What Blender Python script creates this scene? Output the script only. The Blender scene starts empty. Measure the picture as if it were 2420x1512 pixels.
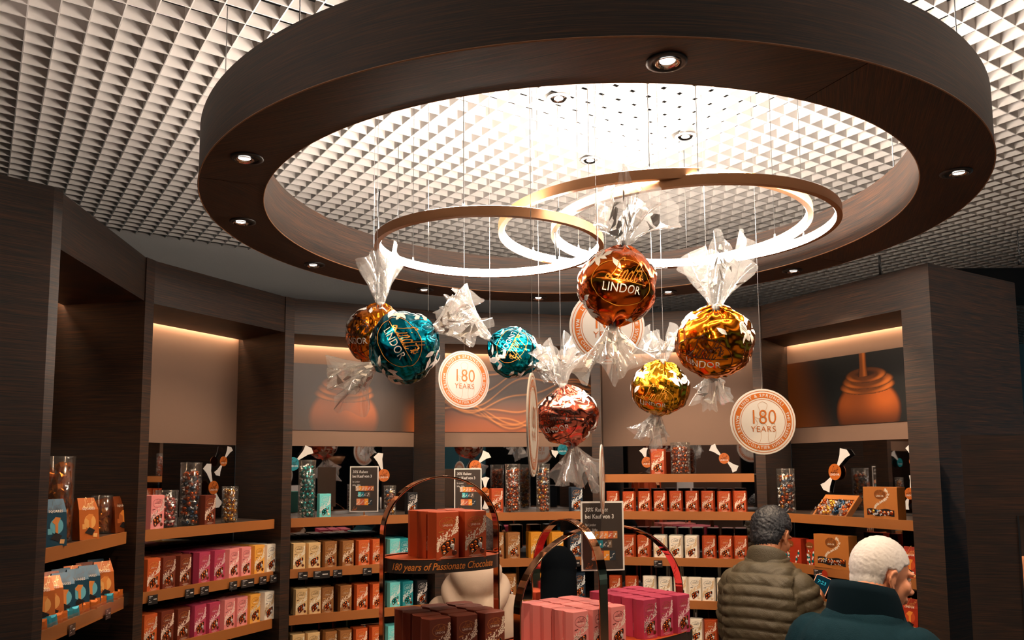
import bpy, bmesh, math, random
import numpy as np
from mathutils import Vector, Matrix
PI = math.pi
rnd = random.Random(7)
SC = bpy.context.scene
COL = SC.collection

# ------------------------------------------------------------------ camera
CZ = 1.85                                  # eye height of the photographer
F_PX, PITCH, ROLL, PPY = 1909.0, 0.1003, -0.0069, 918.9
cr, sr, cp, sp = math.cos(ROLL), math.sin(ROLL), math.cos(PITCH), math.sin(PITCH)
U0 = Vector((0, -sp, cp)); R0 = Vector((1, 0, 0)); FW = Vector((0, cp, sp))
RT = R0*cr + U0*sr; UP = U0*cr - R0*sr
camd = bpy.data.cameras.new('camera'); cam = bpy.data.objects.new('camera', camd); COL.objects.link(cam)
camd.sensor_fit = 'HORIZONTAL'; camd.sensor_width = 36.0; camd.lens = 36.0*F_PX/2420
camd.shift_y = (PPY-756.0)/2420; camd.clip_start = 0.05; camd.clip_end = 60
m = Matrix.Identity(4)
for i in range(3):
    m[i][0] = RT[i]; m[i][1] = UP[i]; m[i][2] = -FW[i]
m[2][3] = CZ
cam.matrix_world = m
SC.camera = cam

def ray(px, py):
    return RT*((px-1210)/F_PX) + UP*(-(py-PPY)/F_PX) + FW
def at(px, py, Y):                         # the point a ray meets at world depth Y
    d = ray(px, py); return Vector((0, 0, CZ)) + d*(Y/d.y)
def atz(px, py, z):                        # the point a ray meets at world height z
    d = ray(px, py); return Vector((0, 0, CZ)) + d*((z-CZ)/d.z)

# ------------------------------------------------------------------ world, exposure
SC.view_settings.view_transform = 'Standard'; SC.view_settings.look = 'None'
SC.view_settings.gamma = 1.0; SC.view_settings.use_curve_mapping = False
SC.view_settings.exposure = 0.0
w = bpy.data.worlds.new('world'); SC.world = w; w.use_nodes = True
w.node_tree.nodes['Background'].inputs[0].default_value = (0.22, 0.55, 0.70, 1)
w.node_tree.nodes['Background'].inputs[1].default_value = 0.24
SC.cycles.max_bounces = 7; SC.cycles.diffuse_bounces = 3; SC.cycles.glossy_bounces = 4
SC.cycles.transmission_bounces = 4; SC.cycles.transparent_max_bounces = 16
SC.cycles.caustics_reflective = False; SC.cycles.caustics_refractive = False
SC.cycles.sample_clamp_indirect = 3.0; SC.cycles.sample_clamp_direct = 0
LED_POWER = 95.0; UP_POWER = 235.0; SPOT_POWER = 54.0; COVE_POWER = 60.0
WARM = (1.0, 0.72, 0.47)

# ------------------------------------------------------------------ materials
def mat(name, color=(0.5, 0.5, 0.5), rough=0.5, metal=0.0, spec=0.5, emit=None, estr=0.0, coat=0.0, vcol=None, bump=None):
    M = bpy.data.materials.new(name); M.use_nodes = True
    nt = M.node_tree; b = nt.nodes['Principled BSDF']
    b.inputs['Base Color'].default_value = (*color, 1); b.inputs['Roughness'].default_value = rough
    b.inputs['Metallic'].default_value = metal; b.inputs['Specular IOR Level'].default_value = spec
    b.inputs['Coat Weight'].default_value = coat
    if emit: b.inputs['Emission Color'].default_value = (*emit, 1); b.inputs['Emission Strength'].default_value = estr
    if vcol:
        a = nt.nodes.new('ShaderNodeVertexColor'); a.layer_name = vcol
        nt.links.new(a.outputs[0], b.inputs['Base Color'])
    if bump:
        sc, st = bump
        n = nt.nodes.new('ShaderNodeTexNoise'); n.inputs['Scale'].default_value = sc; n.inputs['Detail'].default_value = 3
        tc = nt.nodes.new('ShaderNodeTexCoord'); nt.links.new(tc.outputs['Object'], n.inputs['Vector'])
        bp = nt.nodes.new('ShaderNodeBump'); bp.inputs['Strength'].default_value = st; bp.inputs['Distance'].default_value = 0.01
        nt.links.new(n.outputs[0], bp.inputs['Height']); nt.links.new(bp.outputs[0], b.inputs['Normal'])
    return M
def wood(name, uv=False, dark=(0.007, 0.011, 0.012), light=(0.078, 0.032, 0.014), zs=190.0):
    M = bpy.data.materials.new(name); M.use_nodes = True
    nt = M.node_tree; b = nt.nodes['Principled BSDF']; L = nt.links.new
    tc = nt.nodes.new('ShaderNodeTexCoord'); mp = nt.nodes.new('ShaderNodeMapping')
    L(tc.outputs['UV' if uv else 'Object'], mp.inputs[0])
    mp.inputs['Scale'].default_value = (3.0, 3.0, zs) if not uv else (3.0, zs, 1.0)
    n = nt.nodes.new('ShaderNodeTexNoise'); n.inputs['Scale'].default_value = 1.0; n.inputs['Detail'].default_value = 4
    n.inputs['Roughness'].default_value = 0.65; L(mp.outputs[0], n.inputs['Vector'])
    mp2 = nt.nodes.new('ShaderNodeMapping'); L(tc.outputs['UV' if uv else 'Object'], mp2.inputs[0])
    mp2.inputs['Scale'].default_value = (9.0, 9.0, zs*2.6) if not uv else (9.0, zs*2.6, 1.0)
    n2 = nt.nodes.new('ShaderNodeTexNoise'); n2.inputs['Scale'].default_value = 1.0; n2.inputs['Detail'].default_value = 2
    L(mp2.outputs[0], n2.inputs['Vector'])
    mx = nt.nodes.new('ShaderNodeMath'); mx.operation = 'MULTIPLY_ADD'; mx.inputs[1].default_value = 0.5; mx.inputs[2].default_value = 0.0
    L(n2.outputs[0], mx.inputs[0])
    ad = nt.nodes.new('ShaderNodeMath'); ad.operation = 'MULTIPLY_ADD'; ad.inputs[1].default_value = 0.5
    L(n.outputs[0], ad.inputs[0]); L(mx.outputs[0], ad.inputs[2])
    r = nt.nodes.new('ShaderNodeValToRGB'); e = r.color_ramp.elements
    e[0].position = 0.38; e[0].color = (*dark, 1); e[1].position = 0.66; e[1].color = (*light, 1)
    k = r.color_ramp.elements.new(0.5); k.color = tuple(0.62*dark[i]+0.33*light[i] for i in range(3)) + (1,)
    L(ad.outputs[0], r.inputs[0]); L(r.outputs[0], b.inputs['Base Color'])
    b.inputs['Roughness'].default_value = 0.5; b.inputs['Specular IOR Level'].default_value = 0.35
    bp = nt.nodes.new('ShaderNodeBump'); bp.inputs['Strength'].default_value = 0.12; bp.inputs['Distance'].default_value = 0.003
    L(ad.outputs[0], bp.inputs['Height']); L(bp.outputs[0], b.inputs['Normal'])
    return M
def film_mat(name, clear=0.72, tint=(1, 1, 1), white=0.10):
    M = bpy.data.materials.new(name); M.use_nodes = True
    nt = M.node_tree; nt.nodes.clear(); L = nt.links.new
    o = nt.nodes.new('ShaderNodeOutputMaterial')
    tr = nt.nodes.new('ShaderNodeBsdfTransparent'); tr.inputs[0].default_value = (*tint, 1)
    gl = nt.nodes.new('ShaderNodeBsdfGlossy'); gl.inputs['Roughness'].default_value = 0.12; gl.inputs[0].default_value = (1, 1, 1, 1)
    df = nt.nodes.new('ShaderNodeBsdfTranslucent'); df.inputs[0].default_value = (0.9, 0.88, 0.85, 1)
    dd = nt.nodes.new('ShaderNodeBsdfDiffuse'); dd.inputs[0].default_value = (0.9, 0.88, 0.85, 1)
    fr = nt.nodes.new('ShaderNodeLayerWeight'); fr.inputs['Blend'].default_value = 0.35
    a = nt.nodes.new('ShaderNodeMixShader'); L(df.outputs[0], a.inputs[1]); L(dd.outputs[0], a.inputs[2]); a.inputs[0].default_value = 0.5
    b = nt.nodes.new('ShaderNodeMixShader'); L(tr.outputs[0], b.inputs[1]); L(a.outputs[0], b.inputs[2]); b.inputs[0].default_value = white
    c = nt.nodes.new('ShaderNodeMixShader'); L(b.outputs[0], c.inputs[1]); L(gl.outputs[0], c.inputs[2])
    ml = nt.nodes.new('ShaderNodeMath'); ml.operation = 'MULTIPLY_ADD'; ml.inputs[1].default_value = (1-clear)*1.5; ml.inputs[2].default_value = 0.03
    L(fr.outputs['Facing'], ml.inputs[0]); L(ml.outputs[0], c.inputs[0])
    L(c.outputs[0], o.inputs[0])
    return M
def emit_mat(name, col, s):
    M = bpy.data.materials.new(name); M.use_nodes = True
    nt = M.node_tree; nt.nodes.clear()
    o = nt.nodes.new('ShaderNodeOutputMaterial'); e = nt.nodes.new('ShaderNodeEmission')
    e.inputs[0].default_value = (*col, 1); e.inputs[1].default_value = s; nt.links.new(e.outputs[0], o.inputs[0])
    return M
W = wood('dark_veneer'); WU = wood('dark_veneer_soffit_lit', uv=True, light=(0.115, 0.047, 0.021))  # same veneer twice; the soffit copy has lamp light put into its lighter grain
M = {}
M['grid'] = mat('white_grid', (0.90, 0.845, 0.80), 0.6)
M['void'] = mat('ceiling_void', (0.012, 0.012, 0.012), 0.9)
M['plaster'] = mat('grey_plaster', (0.50, 0.48, 0.46), 0.85, bump=(60, 0.1))
M['floor'] = mat('floor_stone', (0.42, 0.34, 0.28), 0.4)
M['black'] = mat('black_metal', (0.012, 0.013, 0.014), 0.4)
M['bronze'] = mat('bronze_ring', (0.42, 0.20, 0.085), 0.42, 0.35)
M['led'] = emit_mat('led_diffuser', (1.0, 0.84, 0.69), LED_POWER)
M['ledup'] = emit_mat('upward_diffuser', (1.0, 0.86, 0.74), UP_POWER)
M['bulb'] = emit_mat('lamp_glow', (1.0, 0.93, 0.85), 14)
M['cove'] = emit_mat('cove_glow', (1.0, 0.66, 0.40), COVE_POWER)
M['chrome'] = mat('chrome', (0.85, 0.75, 0.68), 0.12, 1.0)
M['beige'] = mat('beige_panel', (0.205, 0.122, 0.084), 0.7)
M['shelf'] = mat('cardboard_brown_shelf', (0.34, 0.115, 0.024), 0.55)
M['shelfdark'] = mat('dark_shelf', (0.05, 0.035, 0.028), 0.4)
M['mirror'] = mat('smoked_mirror', (0.42, 0.42, 0.44), 0.02, 1.0)
M['wire'] = mat('steel_wire', (0.75, 0.75, 0.75), 0.3, 0.8)
M['copper'] = mat('polished_copper', (0.86, 0.42, 0.22), 0.07, 1.0)
M['white'] = mat('white_card', (0.85, 0.83, 0.80), 0.5)
M['edge'] = mat('edge_banding', (0.30, 0.14, 0.06), 0.5)

# ------------------------------------------------------------------ mesh helpers
class MB:
    def __init__(s): s.v = []; s.f = []; s.mi = []; s.sm = []
    def add(s, vs, fs, mi=0, smooth=False):
        o = len(s.v); s.v += [tuple(v) for v in vs]
        for f in fs: s.f.append(tuple(i+o for i in f)); s.mi.append(mi); s.sm.append(smooth)
        return s
    def prism(s, poly, z0, z1, mi=0, axis=None):          # poly of (x, y), ccw
        n = len(poly)
        vs = [(p[0], p[1], z0) for p in poly] + [(p[0], p[1], z1) for p in poly]
        fs = [tuple(range(n-1, -1, -1)), tuple(range(n, 2*n))] + [(i, (i+1) % n, n+(i+1) % n, n+i) for i in range(n)]
        return s.add(vs, fs, mi)
    def box(s, x0, x1, y0, y1, z0, z1, mi=0):
        return s.prism([(x0, y0), (x1, y0), (x1, y1), (x0, y1)], z0, z1, mi)
    def frame_box(s, o, ax, ay, az, mi=0):                # box from a corner and three edge vectors
        o = Vector(o); ax = Vector(ax); ay = Vector(ay); az = Vector(az)
        vs = [o, o+ax, o+ax+ay, o+ay, o+az, o+ax+az, o+ax+ay+az, o+ay+az]
        fs = [(0, 3, 2, 1), (4, 5, 6, 7), (0, 1, 5, 4), (1, 2, 6, 5), (2, 3, 7, 6), (3, 0, 4, 7)]
        if ax.cross(ay).dot(az) < 0: fs = [f[::-1] for f in fs]
        return s.add(vs, fs, mi)
    def tube(s, pts, r, n=8, mi=0, caps=True, closed=False):
        pts = [Vector(p) for p in pts]; m_ = len(pts); vs = []; fs = []
        rr = r if isinstance(r, (list, tuple)) else [r]*m_
        up = None
        for i, p in enumerate(pts):
            t = (pts[(i+1) % m_]-pts[i-1]) if closed else (pts[min(i+1, m_-1)]-pts[max(i-1, 0)])
            t.normalize()
            if up is None: up = t.orthogonal().normalized()
            up = (up-t*up.dot(t)).normalized(); b = t.cross(up)
            for k in range(n):
                a = 2*PI*k/n; vs.append(p+(up*math.cos(a)+b*math.sin(a))*rr[i])
        for i in range(m_ if closed else m_-1):
            for k in range(n):
                a, b_ = i*n+k, i*n+(k+1) % n; c, d = ((i+1) % m_)*n+(k+1) % n, ((i+1) % m_)*n+k
                fs.append((a, b_, c, d))
        if caps and not closed: fs += [tuple(range(n-1, -1, -1)), tuple(range((m_-1)*n, m_*n))]
        return s.add(vs, fs, mi, True)
    def lathe(s, prof, c=(0, 0, 0), n=32, mi=0, smooth=True):   # prof list of (r, z)
        vs = []; fs = []; m_ = len(prof)
        for r, z in prof:
            for k in range(n):
                a = 2*PI*k/n; vs.append((c[0]+r*math.cos(a), c[1]+r*math.sin(a), c[2]+z))
        for i in range(m_-1):
            for k in range(n): fs.append((i*n+k, i*n+(k+1) % n, (i+1)*n+(k+1) % n, (i+1)*n+k))
        return s.add(vs, fs, mi, smooth)
    def sphere(s, c, r, n=8, m_=6, mi=0, sc=(1, 1, 1)):
        prof = [(r*math.sin(PI*i/m_)+1e-6, -r*math.cos(PI*i/m_)) for i in range(m_+1)]
        vs = []; fs = []
        for rr, z in prof:
            for k in range(n):
                a = 2*PI*k/n; vs.append((c[0]+rr*math.cos(a)*sc[0], c[1]+rr*math.sin(a)*sc[1], c[2]+z*sc[2]))
        for i in range(m_):
            for k in range(n): fs.append((i*n+k, i*n+(k+1) % n, (i+1)*n+(k+1) % n, (i+1)*n+k))
        return s.add(vs, fs, mi, True)
    def mesh(s, name, mats):
        me = bpy.data.meshes.new(name); me.from_pydata(s.v, [], s.f)
        for x in (mats if isinstance(mats, (list, tuple)) else [mats]): me.materials.append(x)
        me.polygons.foreach_set('material_index', s.mi); me.polygons.foreach_set('use_smooth', s.sm); me.update()
        return me
    def build(s, name, mats, parent=None, **tags):
        o = bpy.data.objects.new(name, s.mesh(name, mats)); COL.objects.link(o)
        if parent: o.parent = parent
        return tag(o, **tags)
def tag(o, label=None, cat=None, group=None, kind=None):
    if label: o['label'] = label
    if cat: o['category'] = cat
    if group: o['group'] = group
    if kind: o['kind'] = kind
    return o
def empty(name, loc=(0, 0, 0), rz=0.0, **tags):
    o = bpy.data.objects.new(name, None); COL.objects.link(o); o.location = loc; o.rotation_euler = (0, 0, rz)
    o.empty_display_size = 0.1
    return tag(o, **tags)
KIDS = {}
def put(me, name, parent=None, loc=None, rz=None, **tags):   # an object on an existing mesh
    o = bpy.data.objects.new(name, me); COL.objects.link(o)
    if parent: o.parent = parent; KIDS.setdefault(parent.name, []).append(o)
    if loc is not None: o.location = loc
    if rz is not None: o.rotation_euler = (0, 0, rz)
    return tag(o, **tags)
def copy_tree(o, parent=None):
    c = o.copy(); COL.objects.link(c)
    if parent: c.parent = parent
    for ch in KIDS.get(o.name, []):
        d = copy_tree(ch, c); KIDS.setdefault(c.name, []).append(d)
    return c
def strut(name, mb, m_, **t):
    return mb.build(name, m_, kind='structure', **t)
def spot(loc, target, power, size=1.2, col=WARM, rad=0.03, blend=0.5):
    l = bpy.data.lights.new('spot_beam', 'SPOT'); l.energy = power; l.color = col; l.spot_size = size; l.spot_blend = blend
    l.shadow_soft_size = rad
    o = bpy.data.objects.new('spot_beam', l); COL.objects.link(o); o.location = loc
    d = Vector(target)-Vector(loc); o.rotation_euler = d.to_track_quat('-Z', 'Y').to_euler()
    return o

# ------------------------------------------------------------------ room shell
HC = 1.70; ZC = CZ+HC                       # open-cell ceiling, underside
GA = math.radians(33.6); gu = Vector((math.cos(GA), math.sin(GA), 0)); gv = Vector((-math.sin(GA), math.cos(GA), 0))
node = Vector((-1.06463*HC, 1.68963*HC, 0)); PIT = 0.0588*HC
mb = MB()
wall_off = 3.64*HC
un, vn = node.dot(gu), node.dot(gv)
U_0, U_1 = un-PIT*70, un+PIT*120
V_0 = vn-PIT*45; nv = int((wall_off-V_0)/PIT)
th = 0.0045; hh = 0.05
for k in range(nv+1):                        # slats along gu
    v = V_0+k*PIT
    mb.frame_box(gu*U_0+gv*(v-th/2)+Vector((0, 0, ZC)), gu*(U_1-U_0), gv*th, (0, 0, hh))
for k in range(191):
    u = U_0+k*PIT
    mb.frame_box(gu*(u-th/2)+gv*V_0+Vector((0, 0, ZC+0.0003)), gu*th, gv*(wall_off-V_0), (0, 0, hh-0.0006))
strut('ceiling', mb, M['grid'])
mb = MB(); mb.box(-14, 20, -8, 22, ZC+0.9, ZC+1.0)
for k in range(9):                           # dark services above the cells
    mb.box(-12, 18, -4+k*1.7, -3.85+k*1.7, ZC+0.45, ZC+0.6)
strut('ceiling_slab', mb, M['void'])
mb = MB()
mb.frame_box(gu*(-9)+gv*wall_off, gu*26, gv*0.15, (0, 0, 4.5)); strut('wall_back', mb, M['plaster'])
mb = MB(); mb.box(-14, 20, -8, 22, -0.1, 0.0); strut('floor', mb, M['floor'])
mb = MB(); mb.box(-8, 12, -5.2, -5.0, 0, 2.75); strut('wall_front', mb, M['void'])

# ------------------------------------------------------------------ wooden ceiling ring
RC = Vector((0.2686, 3.037, 0)); R_O, R_I = 1.3746, 1.1704; ZR = CZ+0.93; RH = 0.19
ring = empty('suspended_ring', (RC.x, RC.y, ZR), label='large dark wood veneer ring hanging under the grid ceiling', cat='ceiling ring')
def annulus(name, r0, r1, z0, z1, m_, parent, n=160, kind='wall'):
    mb = MB()
    if kind == 'wall': mb.lathe([(r0, z0), (r1, z1)], n=n)
    return mb.build(name, m_, parent)
mb = MB(); mb.lathe([(R_O, RH), (R_O, 0.0)], n=192); mb.build('outer_band', W, ring)
mb = MB(); mb.lathe([(R_I, 0.0), (R_I, RH)], n=192); mb.build('inner_band', W, ring)
mb = MB(); mb.lathe([(R_I, RH), (R_O, RH)], n=192); mb.build('top_board', W, ring)
for q in range(4):                            # four veneered soffit boards, the grain of each along its chord
    a0 = math.radians(-66+90*q+0.06); a1 = math.radians(-66+90*(q+1)-0.06); ch = (a0+a1)/2+PI/2
    mb = MB(); N = 48; vs = []; fs = []; uv = []
    for i in range(N+1):
        a = a0+(a1-a0)*i/N
        for r in (R_I, R_O):
            x, y = r*math.cos(a), r*math.sin(a); vs.append((x, y, 0)); uv.append((x*math.cos(ch)+y*math.sin(ch), -x*math.sin(ch)+y*math.cos(ch)))
    for i in range(N): fs.append((2*i, 2*i+2, 2*i+3, 2*i+1))
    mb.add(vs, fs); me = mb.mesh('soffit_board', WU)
    ul = me.uv_layers.new(name='UVMap')
    for l in me.loops: ul.data[l.index].uv = uv[l.vertex_index]
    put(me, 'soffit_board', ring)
mb = MB()
for r in (R_O+0.0012, R_I-0.0012):
    mb.tube([(r*math.cos(2*PI*k/160), r*math.sin(2*PI*k/160), 0.001) for k in range(160)], 0.0022, 5, closed=True)
mb.build('edge_trim', M['edge'], ring)
mb = MB()
for a in (-128, -42, 8, 60, 130, 190):
    r = (R_O+R_I)/2+0.05; x, y = r*math.cos(math.radians(a)), r*math.sin(math.radians(a))
    mb = MB(); mb.tube([(x, y, RH), (x, y, HC-0.93-0.001)], 0.0018, 5); mb.build('suspension_cable', M['wire'], ring)

def downlight(loc, tilt_dir, wood_ring=True, k=0, lab=''):
    t = empty('ceiling_downlight', loc, label=lab, cat='downlight', group='downlights in the wooden ring' if wood_ring else 'downlights in the ceiling grid')
    trim = M['black'] if wood_ring else M['white']
    R = 0.047 if wood_ring else 0.055
    mb = MB(); mb.lathe([(R, -0.0005), (R, -0.004), (R*0.74, -0.0065), (R*0.70, -0.0012)], n=36); mb.build('trim_ring', trim, t)
    mb = MB(); mb.lathe([(R*0.70, -0.0012), (0.0005, -0.0010)], n=24); mb.build('recess', M['black'] if wood_ring else M['chrome'], t)
    ri = R*0.60; tx, ty = tilt_dir[0]*R*0.16, tilt_dir[1]*R*0.16
    g = MB(); g.lathe([(ri, -0.0085), (ri*0.94, -0.010), (ri*0.62, -0.0024)], c=(tx, ty, 0), n=30); g.build('reflector', M['chrome'], t)
    g = MB(); g.lathe([(ri*0.63, -0.0028), (0.0005, -0.0028)], c=(tx, ty, 0), n=24); e = g.build('lamp', M['bulb'], t)
    return t
DLA = [-85.9, -25.9, 33.6, 64.1, 95.5, 124.2, 155.3, -175.3, -145.8]
DLL = ['nearest downlight, in the ring above the middle of the photo', 'downlight in the right side of the ring',
       'downlight in the ring above the candy pendant at right', 'half hidden downlight in the ring right of the copper candy',
       'downlight in the far side of the ring above the small teal candy', 'downlight in the far ring between the teal candies',
       'downlight in the ring just left of the gold candy', 'lower of two downlights in the left side of the ring',
       'upper of two downlights in the left side of the ring']
rm = 1.272
for a, l in zip(DLA, DLL):
    ar = math.radians(a); d = Vector((math.cos(ar), math.sin(ar), 0))
    p = RC+d*rm+Vector((0, 0, ZR))
    downlight((p.x, p.y, ZR), d, True, lab=l)
for (x, y), l in (((0.223, 3.553), 'white downlight in the grid nearest the ring front'), ((0.898, 3.99), 'white downlight in the grid furthest right inside the ring'), ((0.44, 4.30), 'white downlight in the grid furthest back inside the ring')):
    downlight((x, y, ZC-0.004), (0, 0), False, lab=l)
    spot((x, y, ZC-0.03), (x, y, 0), 20, 1.6)
# ------------------------------------------------------------------ pendant LED rings
def led_ring(c, R, H, lab):
    t = empty('ring_pendant_light', (c[0], c[1], CZ+H), label=lab, cat='pendant light', group='glowing ring pendants')
    hgt, thk = 0.034, 0.020
    mb = MB(); mb.lathe([(R-thk, 0), (R, 0), (R, hgt), (R-thk, hgt)], n=160, smooth=False)
    for i in range(len(mb.sm)): mb.sm[i] = True
    me = mb.build('housing', M['bronze'], t)
    md = me.modifiers.new('e', 'EDGE_SPLIT'); md.split_angle = 0.6
    mb = MB(); mb.lathe([(R-thk, hgt-0.001), (R-thk-0.002, hgt-0.004), (R-thk-0.002, 0.003), (R-thk, 0.0)], n=160); mb.build('led_diffuser', M['led'], t)
    mb = MB(); mb.lathe([(R-0.003, hgt+0.0012), (R-thk+0.003, hgt+0.0012)], n=160); mb.build('upward_diffuser', M['ledup'], t)
    for a in (20, 140, 260):
        x, y = (R-thk/2)*math.cos(math.radians(a)), (R-thk/2)*math.sin(math.radians(a)); mb = MB()
        mb.tube([(x, y, hgt-0.001), (x, y, hgt+0.018), (x, y, hgt+0.0181), (x, y, HC-H-0.001)], [0.004, 0.004, 0.0011, 0.0011], 6)
        mb.build('suspension_wire', M['wire'], t)
    return t
led_ring((-0.085, 3.11), 0.4476, 0.86, 'round glowing pendant ring furthest left')
led_ring((0.55, 3.10), 0.60, 0.925, 'widest glowing pendant ring, its near side lit orange')
led_ring((0.691, 3.018), 0.537, 0.90, 'glowing pendant ring furthest right with dark outer band')
cb = MB()
p0 = at(897, 452, 2.95); p1 = at(895, 548, 2.95)
cb.tube([p0, (p0+p1)/2+Vector((-0.004, 0, 0)), p1], 0.0032, 6)
cb.build('power_cable', M['black'], label='short black cable above the left glowing ring', cat='cable')
cb = MB()
q = [at(1322, 494, 3.0), at(1312, 505, 3.0), at(1312, 560, 3.0), at(1317, 612, 3.0)]
cb.tube(q, [0.008, 0.003, 0.004, 0.005], 6)
cb.build('power_cable', M['black'], label='black taped cable hanging left of the copper candy', cat='cable')

# ------------------------------------------------------------------ wall of curved cabinets
HT = 0.90; ZT = CZ+HT
PP = [Vector((x*HT, y*HT, 0)) for x, y in [(-1.599, 2.746), (-1.698, 3.719), (-1.278, 4.585), (-0.45, 5.012), (0.541, 5.188), (1.512, 4.934), (2.049, 3.89)]]
CC = Vector((0.25, 2.95, 0)); DEP = 0.43; DT = 0.055
Z1, Z2, Z3, Z4, Z0 = CZ-0.240, CZ-0.497, CZ-0.729, CZ-0.955, CZ-0.030
HH = 0.185
rad = [(p-CC).normalized() for p in PP]
class Bay:
    def __init__(s, b):
        s.a, s.c = PP[b], PP[b+1]; s.u = (s.c-s.a).normalized(); s.w = (s.c-s.a).length
        s.n = Vector((-s.u.y, s.u.x, 0)); s.rz = math.atan2(s.u.y, s.u.x)
    def pt(s, t, d, z): return s.a+s.u*t+s.n*d+Vector((0, 0, z))
    def px(s, px_, d, z):          # point of the vertical plane at depth d behind the header seen at column px, height z
        lo, hi = -1.0, s.w+1.0
        for _ in range(40):
            mid = (lo+hi)/2; p = s.pt(mid, d, z)-Vector((0, 0, CZ))
            x = 1210+F_PX*p.dot(RT)/p.dot(FW)
            if x < px_: lo = mid
            else: hi = mid
        return s.pt(mid, d, z), mid
BAYS = [Bay(b) for b in range(6)]
def quadprism(mb, pts, z0, z1, mi=0): return mb.prism([(p.x, p.y) for p in pts], z0, z1, mi)
names = ['leftmost display cabinet of squares pouches, its niche half hidden by the dark panel',
         'display cabinet with plain lit beige back, second from left',
         'display cabinet with a big truffle picture behind the teal candy',
         'display cabinet with the swirl picture behind the small teal candy',
         'display cabinet with plain beige back behind the gold candy, extra shelf on top',
         'rightmost display cabinet with the pouring chocolate picture']
SHELF_Z = [[Z1, Z2, Z3], [Z1, Z2, Z3, Z4], [Z1, Z2, Z3, Z4], [Z1, Z2, Z3, Z4], [Z0, Z1, Z2, Z3, Z4], [Z1, Z2, Z3, Z4]]
FD = 0.035                                    # shelf fronts sit this far behind the header line
cabs = []
for b, B in enumerate(BAYS):
    t = empty('display_cabinet', (B.a+B.c)/2, label=names[b], cat='display cabinet', group='curved wall of display cabinets')
    inv = -((B.a+B.c)/2)
    def bld(mb, name, m_, parent=t):
        mb.v = [tuple(Vector(v)+inv) for v in mb.v]; return mb.build(name, m_, parent)
    ra, rc = rad[b], rad[b+1]
    ta, tc = Vector((-ra.y, ra.x, 0)), Vector((-rc.y, rc.x, 0))   # tangential, pointing counter-clockwise (to the left)
    # divider on the left of the bay (the last bay also gets the end block)
    mb = MB(); quadprism(mb, [PP[b]+ta*DT/2-ra*0.006, PP[b]-ta*DT/2-ra*0.006, PP[b]-ta*DT/2+ra*DEP, PP[b]+ta*DT/2+ra*DEP][::-1], 0, ZT); 
    if b > 0: bld(mb, 'divider', W)
    eL = PP[b]-ta*DT/2; eR = PP[b+1]+tc*DT/2
    if b == 0: eL = PP[0]+B.u*0.03
    if b == 5: eR = PP[6]-B.u*0.145
    bL = eL+ra*DEP; bR = eR+rc*DEP
    if b == 5: bR = eR+B.n*DEP
    if b == 0: bL = PP[0]+B.n*DEP
    fr = lambda p, q, d0, d1, z0, z1, mb: quadprism(mb, [p+B.n*d0, q+B.n*d0, q+B.n*d1, p+B.n*d1], z0, z1)
    mb = MB(); fr(eL, eR, 0.0, 0.02, ZT-HH, ZT, mb); bld(mb, 'header', W)
    mb = MB(); quadprism(mb, [eL+B.n*0.02, eR+B.n*0.02, bR-B.n*0.035, bL-B.n*0.035], ZT-HH+0.001, ZT-HH+0.018); bld(mb, 'soffit', W)
    mb = MB(); quadprism(mb, [eL+B.n*0.02, eR+B.n*0.02, bR, bL], ZT-0.02, ZT-0.001); bld(mb, 'top_board', W)
    d = (bR-bL).normalized(); nn = Vector((-d.y, d.x, 0))
    PB = CZ+0.145                            # back panel bottom edge
    mb = MB(); quadprism(mb, [bL, bR, bR+nn*0.02, bL+nn*0.02], PB, ZT-0.02); bld(mb, 'back_panel', M['beige'])
    mb = MB(); quadprism(mb, [bL+nn*0.004, bR+nn*0.004, bR+nn*0.02, bL+nn*0.02], Z4-0.1, PB-0.0005); bld(mb, 'mirror', M['mirror'])
    mb = MB(); quadprism(mb, [bL-nn*0.001, bR-nn*0.001, bR+nn*0.02, bL+nn*0.02], 0, Z4-0.101); bld(mb, 'lower_back', W)
    mb = MB(); quadprism(mb, [bL+d*0.01-nn*0.030, bR-d*0.01-nn*0.030, bR-d*0.01-nn*0.018, bL+d*0.01-nn*0.018], ZT-HH+0.022, ZT-HH+0.03); bld(mb, 'cove_light', M['cove'])
    B.bL, B.bR, B.d, B.nn = bL, bR, d, nn
    for z in SHELF_Z[b]:
        s0, s1 = eL+B.n*FD+B.u*0.012, eR+B.n*FD-B.u*0.012
        mb = MB(); quadprism(mb, [s0+B.n*0.004, s1+B.n*0.004, bR-nn*0.004-d*0.02, bL-nn*0.004+d*0.02], z-0.02, z-0.002)
        sh = bld(mb, 'shelf', M['shelfdark'])
        mb = MB(); quadprism(mb, [s0-B.n*0.006, s1-B.n*0.006, s1+B.n*0.004, s0+B.n*0.004], z-0.043, z+0.003)
        mb.v = [tuple(Vector(v)+inv) for v in mb.v]; mb.build('front_edge', M['shelf'], sh)
    if b == 5:
        side = Vector((2.750*HT, 4.335*HT, 0)); sd = (side-PP[6]).normalized(); 
        mb = MB(); quadprism(mb, [eR-B.n*0.002, PP[6]-B.n*0.002, side, side+B.u*-0.145], 0, ZT); bld(mb, 'end_block', W)
    cabs.append(t)
# big wooden panel at the left edge of the view
Lp = Vector((-1.714*HT, 2.626*HT, 0)); ld = (Lp-PP[0]).normalized(); ln = Vector((-ld.y, ld.x, 0))
mb = MB(); q0 = PP[0]; q1 = PP[0]+ld*1.3
quadprism(mb, [q1, q0, q0-ln*0.035, q1-ln*0.035], 0, ZT)
quadprism(mb, [q0, q0+Vector((0.012, 0.03, 0)), q0+Vector((-0.05, 0.05, 0)), q0-ln*0.035], 0, ZT-0.0005)
mb.build('wood_panel', W, label='tall dark wood panel at the left edge of the shop', cat='panel')
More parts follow.
